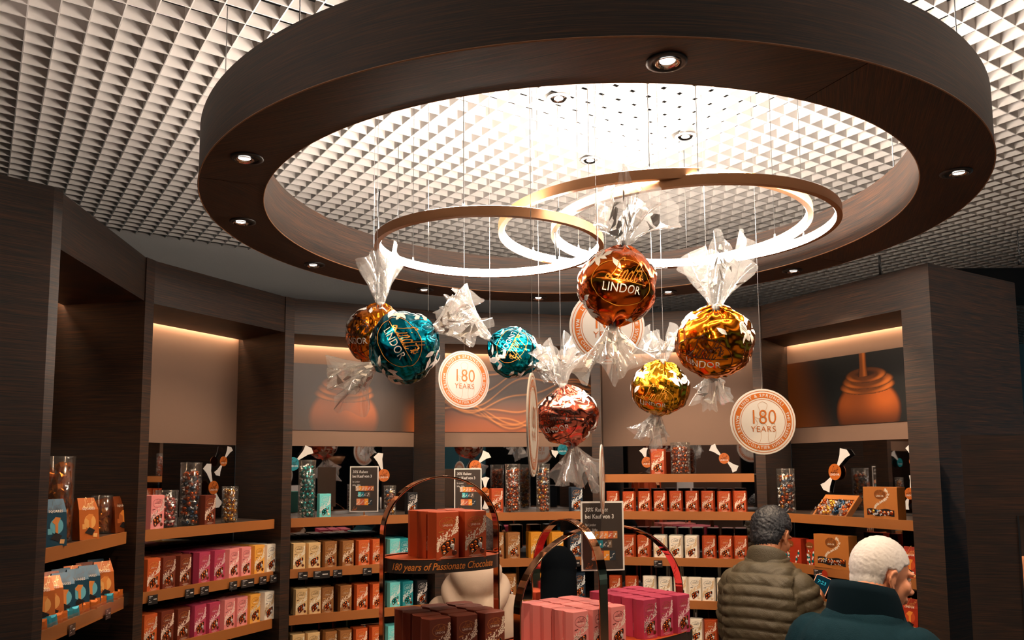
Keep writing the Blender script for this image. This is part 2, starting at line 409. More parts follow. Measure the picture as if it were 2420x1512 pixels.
# ------------------------------------------------------------------ flat art: strokes and lettering as (verts2d, faces)
_tc = {}
def text2d(s, size=1.0, shear=0.0, space=1.0, bold=0.0, align='CENTER', xs=1.0, res=3):
    k = (s, shear, space, bold, align, res)
    if k not in _tc:
        c = bpy.data.curves.new('t', 'FONT'); c.body = s; c.size = 1.0; c.shear = shear; c.space_character = space
        c.offset = bold; c.align_x = align; c.align_y = 'CENTER'; c.resolution_u = res; c.fill_mode = 'FRONT'
        o = bpy.data.objects.new('t', c); COL.objects.link(o)
        dg = bpy.context.evaluated_depsgraph_get(); me = o.evaluated_get(dg).to_mesh()
        vs = [(v.co.x, v.co.y) for v in me.vertices]; fs = [tuple(p.vertices) for p in me.polygons]
        o.evaluated_get(dg).to_mesh_clear(); bpy.data.objects.remove(o); bpy.data.curves.remove(c)
        _tc[k] = (vs, fs)
    vs, fs = _tc[k]
    return [(x*size*xs, y*size) for x, y in vs], fs
def catmull(p, n=6):
    out = []
    for i in range(len(p)-1):
        a, b, c, d = p[max(i-1, 0)], p[i], p[i+1], p[min(i+2, len(p)-1)]
        for k in range(n):
            t = k/n
            out.append(tuple(0.5*((2*b[j])+(-a[j]+c[j])*t+(2*a[j]-5*b[j]+4*c[j]-d[j])*t*t+(-a[j]+3*b[j]-3*c[j]+d[j])*t**3) for j in range(2)))
    return out+[tuple(p[-1])]
def ribbon(p, wd, pen=None, closed=False):
    vs = []; fs = []; n = len(p)
    for i in range(n):
        a = p[i-1] if (i > 0 or closed) else p[i]; b = p[(i+1) % n] if (i < n-1 or closed) else p[i]
        tx, ty = b[0]-a[0], b[1]-a[1]; l = math.hypot(tx, ty) or 1; tx /= l; ty /= l
        ww = wd if pen is None else wd*(0.3+0.7*abs(tx*pen[1]-ty*pen[0]))
        vs += [(p[i][0]-ty*ww/2, p[i][1]+tx*ww/2), (p[i][0]+ty*ww/2, p[i][1]-tx*ww/2)]
    for i in range(n if closed else n-1):
        j = (i+1) % n; fs.append((2*i+1, 2*j+1, 2*j, 2*i))
    return vs, fs
def disc2d(cx, cy, rx, ry, n=12):
    return [(cx+rx*math.cos(2*PI*k/n), cy+ry*math.sin(2*PI*k/n)) for k in range(n)], [tuple(range(n))]
def merge2d(lst):
    V = []; Fc = []
    for v, f in lst:
        o = len(V); V += list(v); Fc += [tuple(i+o for i in g) for g in f]
    return V, Fc
def xf2d(g, s=1.0, dx=0.0, dy=0.0, rot=0.0, sy=None):
    sy = s if sy is None else sy; c, q = math.cos(rot), math.sin(rot)
    return [(c*x*s-q*y*sy+dx, q*x*s+c*y*sy+dy) for x, y in g[0]], g[1]
SCR = [[(0.34, 0.86), (0.30, 1.02), (0.20, 1.0), (0.15, 0.82), (0.17, 0.55), (0.12, 0.22), (0.0, 0.03), (-0.10, 0.08), (-0.04, 0.19), (0.10, 0.10), (0.24, 0.0), (0.38, 0.10)],
       [(0.43, 0.46), (0.38, 0.14), (0.42, 0.02), (0.50, 0.12)],
       [(0.54, 0.44), (0.51, 0.03)], [(0.52, 0.22), (0.60, 0.44), (0.66, 0.38), (0.63, 0.10), (0.68, 0.02), (0.74, 0.12)],
       [(0.90, 0.40), (0.82, 0.45), (0.75, 0.22), (0.80, 0.02), (0.90, 0.20), (1.0, 0.98)], [(0.95, 0.5), (0.90, 0.12), (0.95, 0.02), (1.0, 0.1)],
       [(1.16, 0.92), (1.08, 0.32), (1.07, 0.05), (1.14, 0.03), (1.20, 0.14)], [(1.0, 0.56), (1.10, 0.54), (1.22, 0.60)]]
def script_lindt(n=5):
    g = [ribbon(catmull([(x+0.28*y-0.55, y-0.4) for x, y in st], n), 0.085, (0.5, 0.86)) for st in SCR]
    g.append(disc2d(0.44+0.19-0.55, 0.66-0.4, 0.035, 0.035, 8))
    return merge2d(g)
def lion(n=10):
    r = random.Random(3)
    g = [ribbon(catmull([(0.0, 0.9), (0.05, 0.6), (-0.05, 0.3), (0.05, 0.0)], 4), 0.16), ribbon(catmull([(-0.2, 0.05), (-0.1, 0.2), (0.05, 0.3), (0.25, 0.15)], 4), 0.07),
         ribbon(catmull([(-0.22, 0.62), (-0.05, 0.55), (0.2, 0.68)], 4), 0.06), ribbon(catmull([(0.1, 0.2), (0.32, 0.3), (0.22, 0.5), (0.34, 0.62)], 4), 0.05), disc2d(0, 0.92, 0.09, 0.1, 8)]
    return merge2d(g)
def leaf2d(x, y, a, l, w_):
    c, s = math.cos(a), math.sin(a)
    pr = [(0, 0), (0.35, 0.5), (0.7, 0.42), (1, 0), (0.7, -0.42), (0.35, -0.5)]
    return [(x+c*p*l-s*q*w_, y+s*p*l+c*q*w_) for p, q in pr], [(5, 4, 3, 2, 1, 0)]
def emit2d(mb, g, y, mi=0, flip=False):     # 2-D art into the x-z plane facing -y
    vs, fs = g
    def sgn(f):
        a = 0
        for i in range(len(f)):
            x0, z0 = vs[f[i]]; x1, z1 = vs[f[(i+1) % len(f)]]; a += x0*z1-x1*z0
        return a
    mb.add([(x, y, z) for x, z in vs], [f if sgn(f) > 0 else f[::-1] for f in fs], mi)

# ------------------------------------------------------------------ truffle boxes
def C(r, g, b):                               # sRGB 0-255 to linear
    f = lambda c: c/12.92 if c <= 0.04045 else ((c+0.055)/1.055)**2.4
    return tuple(f(v/255.0) for v in (r, g, b))
VAR = {'red': ((172, 66, 22), (250, 225, 205), (205, 130, 60), 'rust red'), 'brown': ((112, 46, 26), (250, 225, 205), (190, 120, 60), 'brown'),
       'orange': ((205, 92, 40), (255, 235, 215), (235, 160, 80), 'orange'), 'cream': ((232, 196, 140), (255, 245, 225), (90, 50, 25), 'cream'),
       'bronze': ((150, 98, 52), (245, 225, 200), (215, 160, 90), 'bronze'), 'pink': ((232, 140, 138), (255, 225, 215), (120, 60, 60), 'pale pink'),
       'magenta': ((178, 58, 88), (250, 215, 215), (200, 110, 90), 'raspberry pink'), 'yellow': ((240, 172, 72), (255, 245, 225), (150, 80, 30), 'yellow'),
       'white': ((245, 236, 220), (250, 225, 185), (70, 60, 55), 'white'), 'aqua': ((110, 215, 218), (245, 255, 255), (225, 250, 250), 'light turquoise'),
       'teal': ((20, 138, 150), (235, 250, 250), (200, 235, 235), 'teal'), 'navy': ((12, 34, 52), (235, 240, 240), (215, 150, 90), 'navy'),
       'black': ((20, 20, 24), (240, 235, 230), (235, 230, 225), 'black'), 'gold': ((214, 142, 34), (255, 240, 200), (230, 190, 90), 'golden yellow')}
foils = {'copper': mat('copper_foil', C(205, 95, 40), 0.22, 0.85), 'gold': mat('gold_foil', C(240, 165, 60), 0.2, 0.85),
         'silver': mat('clear_twist', C(215, 210, 208), 0.3, 0.3), 'teal': mat('teal_foil', C(25, 150, 150), 0.25, 0.7),
         'blue': mat('blue_foil', C(25, 60, 90), 0.25, 0.7), 'pink': mat('pink_foil', C(225, 110, 100), 0.22, 0.85), 'choc': mat('chocolate', C(95, 40, 18), 0.3)}
M['dark'] = mat('window_dark', (0.02, 0.016, 0.015), 0.25)
M['milk'] = mat('cream_ball', C(245, 225, 190), 0.4)
BW, BWF, BD, BH = 0.082, 0.064, 0.056, 0.138
def box_body():
    mb = MB(); e = 0.004
    poly = [(-BWF/2, -BD/2), (BWF/2, -BD/2), (BW/2, 0), (BWF/2, BD/2), (-BWF/2, BD/2), (-BW/2, 0)]
    mb.prism(poly, 0, BH-0.001)
    # folded top flaps
    mb.add([(x*0.97, y*0.97, BH-0.001) for x, y in poly]+[(x*0.90, y*0.8, BH) for x, y in poly], [(i, (i+1) % 6, 6+(i+1) % 6, 6+i) for i in range(6)]+[tuple(range(6, 12))])
    return mb
def emblem_art(mb, cx, cz, s, ym, line=0, txt=1, ring=0, lion_=True):
    n = 28
    el = [(cx+0.5*s*math.cos(2*PI*k/n), cz+0.36*s*math.sin(2*PI*k/n)) for k in range(n)]
    emit2d(mb, ribbon(el, 0.022*s, closed=True), ym, ring)
    emit2d(mb, xf2d(script_lindt(4), 0.36*s, cx-0.05*s, cz+0.13*s), ym, line)
    if lion_: emit2d(mb, xf2d(lion(), 0.17*s, cx+0.27*s, cz+0.03*s), ym, line)
    emit2d(mb, ribbon([(cx-0.40*s, cz-0.015*s), (cx+0.40*s, cz-0.015*s)], 0.012*s), ym, line)
    emit2d(mb, xf2d(text2d('LINDOR', 1.0, 0, 1.08, 0.006, res=1), 0.155*s, cx, cz-0.135*s, sy=0.175*s), ym, txt)
def band_pts():
    return catmull([(0.031, 0.118), (0.030, 0.100), (0.018, 0.080), (-0.006, 0.066), (-0.024, 0.052), (-0.031, 0.036), (-0.029, 0.022)], 8)
def band_art(mb, y, mi=0, seed=1, n=165):
    r = random.Random(seed); P = band_pts(); m_ = len(P)
    for k in range(n):
        t = r.random()*(m_-1); i = min(int(t), m_-2); x = P[i][0]; z = P[i][1]
        tx, tz = P[i+1][0]-P[i][0], P[i+1][1]-P[i][1]; l = math.hypot(tx, tz); tx /= l; tz /= l
        q = t/(m_-1); wd = 0.0018+0.0098*math.sin(PI*min(1, max(0, q*1.02)))**0.8
        o = (r.random()*2-1)*wd; x += -tz*o; z += tx*o
        if abs(x) > BWF/2-0.0012: x = math.copysign(BWF/2-0.0035, x)
        a = math.atan2(tz, tx)+PI+r.choice((-0.8, 0.8, -0.5, 0.5, 0))
        l_ = 0.0054+0.0030*r.random(); 
        x2 = x+math.cos(a)*l_
        if abs(x2) > BWF/2-0.0004: continue
        emit2d(mb, leaf2d(x, z, a, l_, 0.0029), y, mi)
    for o in (-0.0105, 0.0):                 # edge line under the band
        pass
def window_art(mb, y, mats3, seed=2):
    sh = catmull([(-0.021, 0.040), (-0.008, 0.052), (0.008, 0.058), (0.020, 0.062), (0.021, 0.048), (0.014, 0.034), (0.002, 0.022), (-0.010, 0.012), (-0.018, 0.022), (-0.021, 0.040)], 3)[:-1]
    emit2d(mb, (sh, [tuple(range(len(sh)))]), y, 0)
    emit2d(mb, ribbon(sh, 0.0012, closed=True), y-0.0003, 3)
    r = random.Random(seed)
    for (x, z) in [(-0.012, 0.036), (-0.001, 0.045), (0.012, 0.051), (0.002, 0.031), (-0.010, 0.021), (0.013, 0.040)]:
        mb.sphere((x, y-0.0004, z), 0.0068, 7, 5, r.choice((1, 1, 2)), (1, 0.35, 1))
    for k in range(7):
        x, z = r.uniform(-0.016, 0.015), r.uniform(0.022, 0.050)
        emit2d(mb, leaf2d(x, z, r.uniform(0, 6), 0.007, 0.004), y-0.0030, 2)
    mb.sphere((0.020, y-0.0002, 0.020), 0.0072, 9, 6, 4, (1, 0.15, 1))
emb_mesh, band_mesh, body_mesh, win_mesh = {}, {}, {}, {}
YF = -BD/2-0.0005
_bm, _em, _ba, _wi = box_body(), MB(), MB(), MB()
emblem_art(_em, 0.0, 0.105, 0.048, YF, 0, 1, 0)
for k, wd in enumerate((0.030, 0.040, 0.022)):
    emit2d(_em, ribbon([(-wd/2, 0.0105-k*0.003), (wd/2, 0.0105-k*0.003)], 0.0007), YF, 1)
emit2d(_em, ribbon([(-0.026, 0.079), (-0.012, 0.082)], 0.0032), YF, 0)
band_art(_ba, YF)
window_art(_wi, YF, None)
def make_box(var, short=False):
    c, lf, em, word = VAR[var]
    bm_ = mat('carton_'+var, C(*c), 0.5); lm = mat('print_'+var, C(*lf), 0.5); gm = mat('foil_print_'+var, C(*em), 0.35, 0.3)
    body = _bm.mesh('truffle_box', bm_)
    emb = _em.mesh('emblem', [gm, lm]); ban = _ba.mesh('floral_band', lm if var != 'white' else mat('print_pale', C(225, 190, 140), 0.5))
    win = _wi.mesh('window', [M['dark'], foils['copper'] if var != 'teal' and var != 'aqua' else foils['teal'], foils['silver'], gm, foils['choc'] if var not in ('white', 'aqua') else M['milk']])
    return body, emb, ban, win
BOXM = {}
def truffle_box(var, loc, rz, label=None, group=None, art=True, scale=1.0, parent=None, sx=None):
    if var not in BOXM: BOXM[var] = make_box(var)
    b, e, f, wn = BOXM[var]
    o = put(b, 'truffle_box', None, loc, rz, label=label, cat='chocolate box', group=group)
    if scale != 1.0 or sx: o.scale = (sx or scale, sx or scale, scale)
    if art:
        put(e, 'emblem', o); put(f, 'floral_band', o); put(wn, 'window', o)
    return o
ORD = ['first', 'second', 'third', 'fourth', 'fifth', 'sixth', 'seventh', 'eighth', 'ninth', 'tenth']
SN = {0: 'top', 1: 'upper', 2: 'middle', 3: 'lower', 4: 'bottom'}
def row(b, zi, items, where, deep=1, sc=1.0, sx=None, d0=0.0):
    B = BAYS[b]; z = SHELF_Z[b][zi]
    n = len(items)
    for i, (px_, var) in enumerate(items):
        p, t = B.px(px_, FD+0.008+d0, z)
        p, t = B.pt(t, FD+0.010+d0+BD/2, z), t
        jz = rnd.uniform(-0.05, 0.05)
        lab = '%s truffle box, %s from left, front row, %s' % (VAR[var][3], ORD[i], where)
        truffle_box(var, p, B.rz+jz, lab, 'truffle boxes on '+where, True, sc*rnd.uniform(0.985, 1.015), sx=sx)
        for k in range(1, deep):
            q = B.pt(t+rnd.uniform(-0.003, 0.003), FD+0.010+d0+BD/2+k*(BD+0.004)*(sx or sc), z)
            truffle_box(var, q, B.rz+rnd.uniform(-0.04, 0.04), '%s truffle box, %s behind the %s front box, %s' % (VAR[var][3], ORD[k-1], ORD[i], where), 'rear truffle boxes on '+where, False, sc, sx=sx)
B1c = ['orange', 'brown', 'brown', 'magenta', 'magenta', 'pink', 'pink', 'yellow', 'white']
row(1, 1, list(zip([363, 400, 437.6, 483, 519, 552.7, 581.5, 613.7, 642.5], B1c)), 'second shelf, plain left cabinet', 5, 1.0)
row(1, 2, list(zip([354.6, 395, 434, 473, 507, 542.6, 573, 603.5, 637], B1c)), 'third shelf, plain left cabinet', 3, 1.0)
row(2, 1, list(zip([707, 743, 782, 822.5, 860, 893.6, 934, 958], ['cream', 'cream', 'bronze', 'bronze', 'orange', 'orange', 'aqua', 'teal'])), 'second shelf, teal candy cabinet', 5, 0.95, 0.93)
row(2, 2, list(zip([712.5, 744.7, 775, 818, 856.4, 893.6, 934, 965, 998.6], ['cream', 'cream', 'bronze', 'bronze', 'orange', 'orange', 'aqua', 'teal', 'black'])), 'third shelf, teal candy cabinet', 3, 0.95, 0.9)
row(2, 3, list(zip([705, 741, 782, 817, 855, 892, 930], ['cream', 'cream', 'bronze', 'bronze', 'orange', 'orange', 'aqua'])), 'fourth shelf, teal candy cabinet', 2, 0.95, 0.93)
row(3, 1, list(zip([1176, 1214, 1269, 1318, 1362], ['bronze', 'bronze', 'gold', 'gold', 'navy'])), 'second shelf, swirl picture cabinet', 2, 1.05)
row(3, 2, list(zip([1205, 1290, 1330, 1370], ['bronze', 'gold', 'gold', 'navy'])), 'third shelf, swirl picture cabinet', 2, 1.05)
row(4, 1, list(zip([1447, 1486, 1523, 1560, 1597.5, 1636, 1673.6, 1712.6, 1750], ['red']*9)), 'second shelf, gold candy cabinet', 1, 0.84, 0.95)
row(4, 2, list(zip([1449, 1486, 1521, 1560, 1597.5, 1635, 1677, 1716, 1752], ['red', 'red', 'red', 'white', 'white', 'white', 'red', 'red', 'red'])), 'third shelf, gold candy cabinet', 2, 0.90, 0.95)
row(4, 3, list(zip([1453.6, 1492.5, 1535, 1572, 1609, 1643, 1675, 1712, 1750], ['red', 'red', 'white', 'white', 'white', 'white', 'white', 'white', 'red'])), 'fourth shelf, gold candy cabinet', 1, 0.92, 0.95)
row(4, 4, list(zip([1572, 1609, 1646.5, 1681], ['white', 'white', 'white', 'red'])), 'fifth shelf, gold candy cabinet', 1, 0.92, 0.95)

def single(b, zi, px_, var, lab, sc=1.0, d=0.02, rot=0.0, sx=None):
    B = BAYS[b]; z = SHELF_Z[b][zi]; p, t = B.px(px_, FD+d, z); p = B.pt(t, FD+d+BD/2*sc, z)
    return truffle_box(var, p, B.rz+rot, lab, None, True, sc, sx=sx)
single(1, 0, 371, 'pink', 'pale pink truffle box on the top shelf in front of the pink filled jar', 1.05, 0.005)
single(1, 0, 496, 'brown', 'brown truffle box on the top shelf between the tall jar and the small gold jar', 0.98, 0.03)
single(2, 0, 768, 'aqua', 'light turquoise truffle box on the top shelf beside the turquoise filled jar', 0.90, 0.01)
single(2, 0, 975, 'black', 'black truffle box on the top shelf seen through the copper arch', 0.88, 0.06)
single(3, 0, 1175, 'red', 'rust red truffle box on the top shelf between the sign and the copper jar', 1.0, 0.02)
single(3, 0, 1364, 'navy', 'navy truffle box on the top shelf under the pink candy', 1.02, 0.02)
single(4, 0, 1555, 'red', 'rust red truffle box on the topmost shelf left of the wide jar', 1.06, 0.03, sx=1.12)

# ------------------------------------------------------------------ jars of wrapped truffles
M['acrylic'] = film_mat('clear_acrylic', 0.8, (0.96, 0.97, 0.97), 0.02)
def filling(R, H, cols, seed, rb=0.0128, square=False):
    r = random.Random(seed); mb = MB(); z = rb*0.9; k = 0
    while z < H-rb:
        n = int(2*PI*(R-rb)/(2.05*rb)); ph = r.random()*6
        for j in range(n+2):
            if j < n: a = ph+2*PI*j/n; rr = R-rb-0.001-r.random()*0.009
            else: a = r.random()*6; rr = R*0.4
            c = (rr*math.cos(a), rr*math.sin(a), z+r.uniform(-0.006, 0.006)); mi = r.randrange(len(cols))
            mb.sphere(c, rb*r.uniform(0.72, 1.0), 8, 6, mi)
            for q in range(4):                # twisted clear ends
                u = Vector((r.uniform(-1, 1), r.uniform(-1, 1), r.uniform(-1, 1))).normalized(); o = Vector(c)+u*rb*0.9
                if math.hypot(o.x, o.y) > R-0.003: o.x *= (R-0.004)/math.hypot(o.x, o.y); o.y *= (R-0.004)/math.hypot(o.x, o.y)
                v1 = u.orthogonal().normalized(); 
                e1 = o+u*rb*0.8+v1*rb*0.6; e2 = o+u*rb*0.8-v1*rb*0.6
                pts = [o, e1, e2]
                for w_ in pts:
                    h_ = math.hypot(w_.x, w_.y)
                    if h_ > R-0.0015: w_.x *= (R-0.0015)/h_; w_.y *= (R-0.0015)/h_
                    w_.z = min(max(w_.z, 0.004), H)
                mb.add(pts, [(0, 1, 2)], len(cols))
        z += rb*1.72; k += 1
    mats_ = [foils[c] for c in cols]+[foils['silver']]
    return mb, mats_
def jar(b, zi, px_, R, H, cols, lab, flab, d=0.06, seed=1, fill=0.93, squares=False):
    B = BAYS[b]; z = SHELF_Z[b][zi]; p, t = B.px(px_, FD+d, z); p = B.pt(t, FD+d, z)
    j = empty('candy_jar', p, label=lab, cat='jar')
    mb = MB(); mb.lathe([(0.001, 0.001), (R, 0.001), (R, H), (R-0.0015, H), (R-0.0015, 0.003), (0.001, 0.003)], n=36); mb.build('clear_tube', M['acrylic'], j)
    mb = MB(); mb.lathe([(R+0.001, H-0.008), (R+0.001, H+0.001), (R-0.004, H+0.002), (0.001, H+0.002)], n=36); mb.build('lid', M['acrylic'], j)
    if squares: mb, ms = square_fill(R, H*fill, seed)
    else: mb, ms = filling(R-0.002, H*fill, cols, seed)
    o = mb.build('wrapped_truffles' if not squares else 'wrapped_squares', ms, label=flab, cat='wrapped candy', kind='stuff'); o.location = p+Vector((0, 0, 0.0035))
    return j
def square_fill(R, H, seed):
    r = random.Random(seed); mb = MB(); z = 0.012
    while z < H-0.02:
        for q in range(5):
            a = r.random()*6.28; rr = R-0.010-r.random()*0.006; L_ = 0.018
            c = Vector((rr*math.cos(a), rr*math.sin(a), z+r.uniform(0, 0.012)))
            nr = Vector((math.cos(a), math.sin(a), r.uniform(-0.5, 0.6))).normalized(); t1 = nr.cross(Vector((0, 0, 1))).normalized(); e = Matrix.Rotation(r.uniform(0, 1.6), 3, nr)
            ax = e @ t1*L_; ay = nr.cross(ax).normalized()*L_; az = nr*0.006
            vs = []
            for i in (-1, 0, 1):
                for k in (-1, 0, 1):
                    v = c+ax*i*(1-0.15*abs(k))+ay*k*(1-0.15*abs(i))+az*((0 if i or k else 1)+r.uniform(-0.5, 0.5))
                    h_ = math.hypot(v.x, v.y)
                    if h_ > R-0.003: v.x *= (R-0.003)/h_; v.y *= (R-0.003)/h_
                    v.z = min(max(v.z, 0.003), H); vs.append(v)
            mb.add(vs, [(i*3+k, i*3+k+1, i*3+k+4, i*3+k+3) for i in (0, 1) for k in (0, 1)], 0)
        z += 0.012
    return mb, [foils['copper2']]
foils['copper2'] = mat('orange_square_foil', C(225, 125, 40), 0.2, 0.8)
jar(1, 0, 392, 0.048, 0.162, ['pink', 'copper', 'pink'], 'medium clear jar of pink truffles behind the pale pink box', 'pink foil truffles filling the medium jar', 0.10, 11)
jar(1, 0, 448, 0.047, 0.285, ['copper', 'copper', 'blue'], 'tall clear jar of brown and silver truffles, second from left cabinet', 'brown foil and clear wrapped truffles filling the tall jar at left', 0.09, 12)
jar(1, 0, 542, 0.038, 0.172, ['gold'], 'small clear jar of gold truffles at right end of the shelf', 'gold foil truffles filling the small jar', 0.06, 13)
jar(2, 0, 724, 0.045, 0.300, ['teal'], 'tall clear jar of turquoise truffles beside the turquoise box', 'turquoise foil truffles filling the tall jar', 0.06, 14)
jar(2, 0, 921, 0.034, 0.160, ['gold', 'copper', 'blue'], 'short clear jar of mixed truffles behind the left copper arch', 'gold and silver truffles in the short jar behind the arch', 0.06, 15)
jar(3, 0, 1212, 0.045, 0.275, ['copper'], 'tall clear jar of copper truffles right of the rust red box', 'copper foil truffles filling the tall jar right of the rust red box', 0.09, 16)
jar(3, 0, 1284, 0.041, 0.275, ['copper', 'gold', 'blue'], 'tall clear jar of mixed truffles below the pink candy tail', 'mixed copper, gold and blue truffles in the jar under the pink candy', 0.09, 17)
jar(4, 0, 1609, 0.056, 0.182, ['copper'], 'wide clear jar of copper truffles on the topmost shelf', 'copper foil truffles filling the wide jar', 0.09, 18)
jar(5, 0, 1860, 0.048, 0.238, ['copper', 'gold', 'blue'], 'tall clear jar of mixed truffles right of the quilted man', 'mixed truffles filling the jar beside the tilted display tray', 0.07, 19)
jar(0, 0, 131, 0.052, 0.30, [], 'tall clear jar of orange foil squares at the far left', 'orange foil wrapped squares filling the tall jar', 0.10, 20, squares=True)
jar(0, 0, 238, 0.040, 0.150, [], 'short clear jar of orange foil squares between two pouches', 'orange foil wrapped squares filling the short jar', 0.10, 21, squares=True)
# ------------------------------------------------------------------ printed pictures on the cabinet backs
def picture(b, z0, z1, fn, lab, t0=0.0, t1=1.0, nx=300, ny=130):
    B = BAYS[b]; a = B.bL.lerp(B.bR, t0); c = B.bL.lerp(B.bR, t1); w_ = (c-a).length; h_ = z1-z0
    vs = []; cols = []; fs = []
    for j in range(ny+1):
        for i in range(nx+1):
            u, v = i/nx, j/ny; vs.append((u*w_, -0.006, v*h_)); cols.append(fn(u*w_/h_, v, w_/h_))
    for j in range(ny):
        for i in range(nx): k = j*(nx+1)+i; fs.append((k, k+1, k+nx+2, k+nx+1))
    mb = MB().add(vs, fs)
    me = mb.mesh('printed_picture', mat('picture_print', vcol='print', rough=0.45)); ca = me.color_attributes.new('print', 'FLOAT_COLOR', 'POINT')
    for i, c_ in enumerate(cols): ca.data[i].color = (*c_, 1)
    t = empty('wall_picture', a+Vector((0, 0, z0)), math.atan2(B.d.y, B.d.x), label=lab, cat='picture', group='chocolate pictures on the cabinet backs')
    put(me, 'printed_picture', t)
    MB().box(0, w_, -0.0055, -0.0005, 0, h_).build('picture_board', M['black'], t)
def mixc(a, b, t): t = max(0.0, min(1.0, t)); return tuple(a[i]*(1-t)+b[i]*t for i in range(3))
def sstep(a, b, x): t = max(0.0, min(1.0, (x-a)/(b-a))); return t*t*(3-2*t)
CB, CM, CD, CL = C(120, 58, 16), C(84, 38, 14), C(18, 20, 20), C(215, 120, 42)
def truffle_pic(x, v, W_, cx=None, stream=True, hazy=0.0, s=1.0):
    cx = W_*0.62 if cx is None else cx
    col = mixc(C(138, 70, 18), CD, sstep(-0.1, 0.34, x/W_+0.1*v)); col = mixc(col, C(190, 92, 18), sstep(0.9, 1.05, x/W_)*sstep(0.6, 0.1, v))
    X = (x-cx)/(s*1.18); V = v/s
    # body
    r = math.hypot(X/0.47, (V-0.20)/0.47)
    if r < 1.0:
        lit = 0.22+0.80*math.exp(-((X-0.26)**2+(V-0.40)**2)*16)+0.30*math.exp(-((X+0.36)**2+(V-0.38)**2)*26)-0.20*sstep(0.3, -0.1, V)
        col = mixc(C(26, 12, 7), C(176, 88, 32), lit*sstep(1.0, 0.86, r)+0.06)
    for (ex, ey, ea, eb) in ((0.0, 0.56, 0.40, 0.13), (0.01, 0.64, 0.37, 0.13), (-0.01, 0.72, 0.30, 0.115)):
        q = math.hypot((X-ex)/ea, (V-ey)/eb)
        if q < 1.0:
            ang = math.atan2((V-ey)/eb, (X-ex)/ea)
            l = 0.16+0.75*max(0, math.cos(ang+0.45))**3*sstep(0.55, 0.80, q)+0.55*max(0, math.cos(ang-2.85-0.9))**6*sstep(0.62, 0.80, q)
            col = mixc(C(24, 11, 6), C(205, 112, 44), l*(1-0.9*sstep(0.86, 1.0, q)))
    q = math.hypot((X+0.01)/0.17, (V-0.74)/0.05)
    if q < 1.0: col = mixc(C(20, 9, 5), col, 0.25+0.6*sstep(0.5, 1.0, q))
    if stream and V > 0.70:
        w_ = 0.055+0.11*max(0, 0.86-V)
        if abs(X+0.04) < w_:
            k = (X+0.04)/w_; col = mixc(C(36, 16, 8), C(205, 112, 42), 0.25+0.55*math.exp(-(k-0.25)**2*10)-0.4*sstep(0.75, 1, abs(k)))
    if hazy: col = mixc(col, C(120, 88, 66), hazy)
    return col
def swirl_pic(x, v, W_):
    col = mixc(C(70, 50, 40), C(150, 74, 26), sstep(0.6, 0.0, v))
    for k in range(9):
        y = 0.15+0.09*k+0.22*math.sin(2.2*x+k*0.55)+0.08*math.sin(5*x-k)
        d = abs(v-y); col = mixc(col, C(225, 140, 66), 0.55*math.exp(-(d/0.012)**2)); col = mixc(col, C(40, 20, 12), 0.4*math.exp(-((v-y+0.035)/0.02)**2))
    return col
def strip_pic(x, v, W_):
    col = C(30, 24, 22)
    for c, w_ in ((0.62, 0.05), (0.42, 0.05)):
        if abs(v-c+0.12*(x-0.6)) < w_: col = mixc(C(120, 62, 30), C(190, 110, 62), sstep(-w_, w_, v-c))
    if v < 0.16+0.35*(x-W_*0.7): col = C(96, 76, 66)
    return col
picture(5, CZ+0.235, CZ+0.615, lambda x, v, w_: truffle_pic(x, v, w_, cx=w_*0.50, s=0.95), 'picture of a truffle under a pouring chocolate stream')
picture(2, CZ+0.235, CZ+0.615, lambda x, v, w_: truffle_pic(x, v, w_, cx=w_*0.56, hazy=0.25, s=1.0), 'hazy picture of a large dark truffle behind the teal candy')
picture(3, CZ+0.235, CZ+0.615, swirl_pic, 'picture of flowing chocolate swirls behind the small teal candy')
picture(0, CZ+0.20, CZ+0.56, strip_pic, 'dark chocolate picture half hidden by the left wood panel')
# ------------------------------------------------------------------ candy shaped cut-outs standing against the mirrors
dm = mat('cutout_orange', C(200, 105, 40), 0.4, 0.2); dm2 = mat('cutout_teal', C(15, 120, 135), 0.4, 0.2); wm = mat('cutout_white', C(225, 222, 220), 0.6)
def cutout(b, cpx, cpy, tops, r, lab, m_=None):
    B = BAYS[b]; c, t = B.px(cpx, DEP-0.035, CZ)
    Y = c.y; zc = at(cpx, cpy, Y).z; sc = Y/F_PX
    o = empty('candy_cutout', (c.x, c.y, zc), B.rz, label=lab, cat='candy cutout', group='candy cutouts on the mirrors')
    R = r*sc
    mb = MB(); v, f = disc2d(0, 0, R, R*1.06, 28)
    mb.add([(x, -0.003, z) for x, z in v]+[(x, 0, z) for x, z in v], [tuple(range(28)), tuple(range(55, 27, -1))]+[(i, 28+i, 28+(i+1) % 28, (i+1) % 28) for i in range(28)]); mb.build('disc', m_ or dm, o)
    mb = MB(); emit2d(mb, xf2d(script_lindt(3), R*0.85, -R*0.1, R*0.2), -0.0036, 0); emit2d(mb, xf2d(text2d('LINDOR', 1, 0, 1, 0.01, res=1), R*0.42, 0, -R*0.35), -0.0036, 1)
    mb.build('print', [M['dark'], wm], o)
    for dx, dy in tops:
        L_ = math.hypot(dx, dy)*sc; a = math.atan2(-dy, dx)
        pts = [(R*0.85, -0.14*R), (L_*1.05, -0.55*R), (L_*1.38, -0.98*R), (L_*1.52, -0.2*R), (L_*1.36, 0.80*R), (L_*1.0, 0.42*R), (R*0.85, 0.14*R)]
        P = [(x*math.cos(a)-y*math.sin(a), x*math.sin(a)+y*math.cos(a)) for x, y in pts]; n = len(P)
        mb = MB().add([(x, -0.002, z) for x, z in P]+[(x, 0, z) for x, z in P], [tuple(range(n)), tuple(range(2*n-1, n-1, -1))]+[(i, n+i, n+(i+1) % n, (i+1) % n) for i in range(n)])
        mb.build('wrapper_end', wm, o)
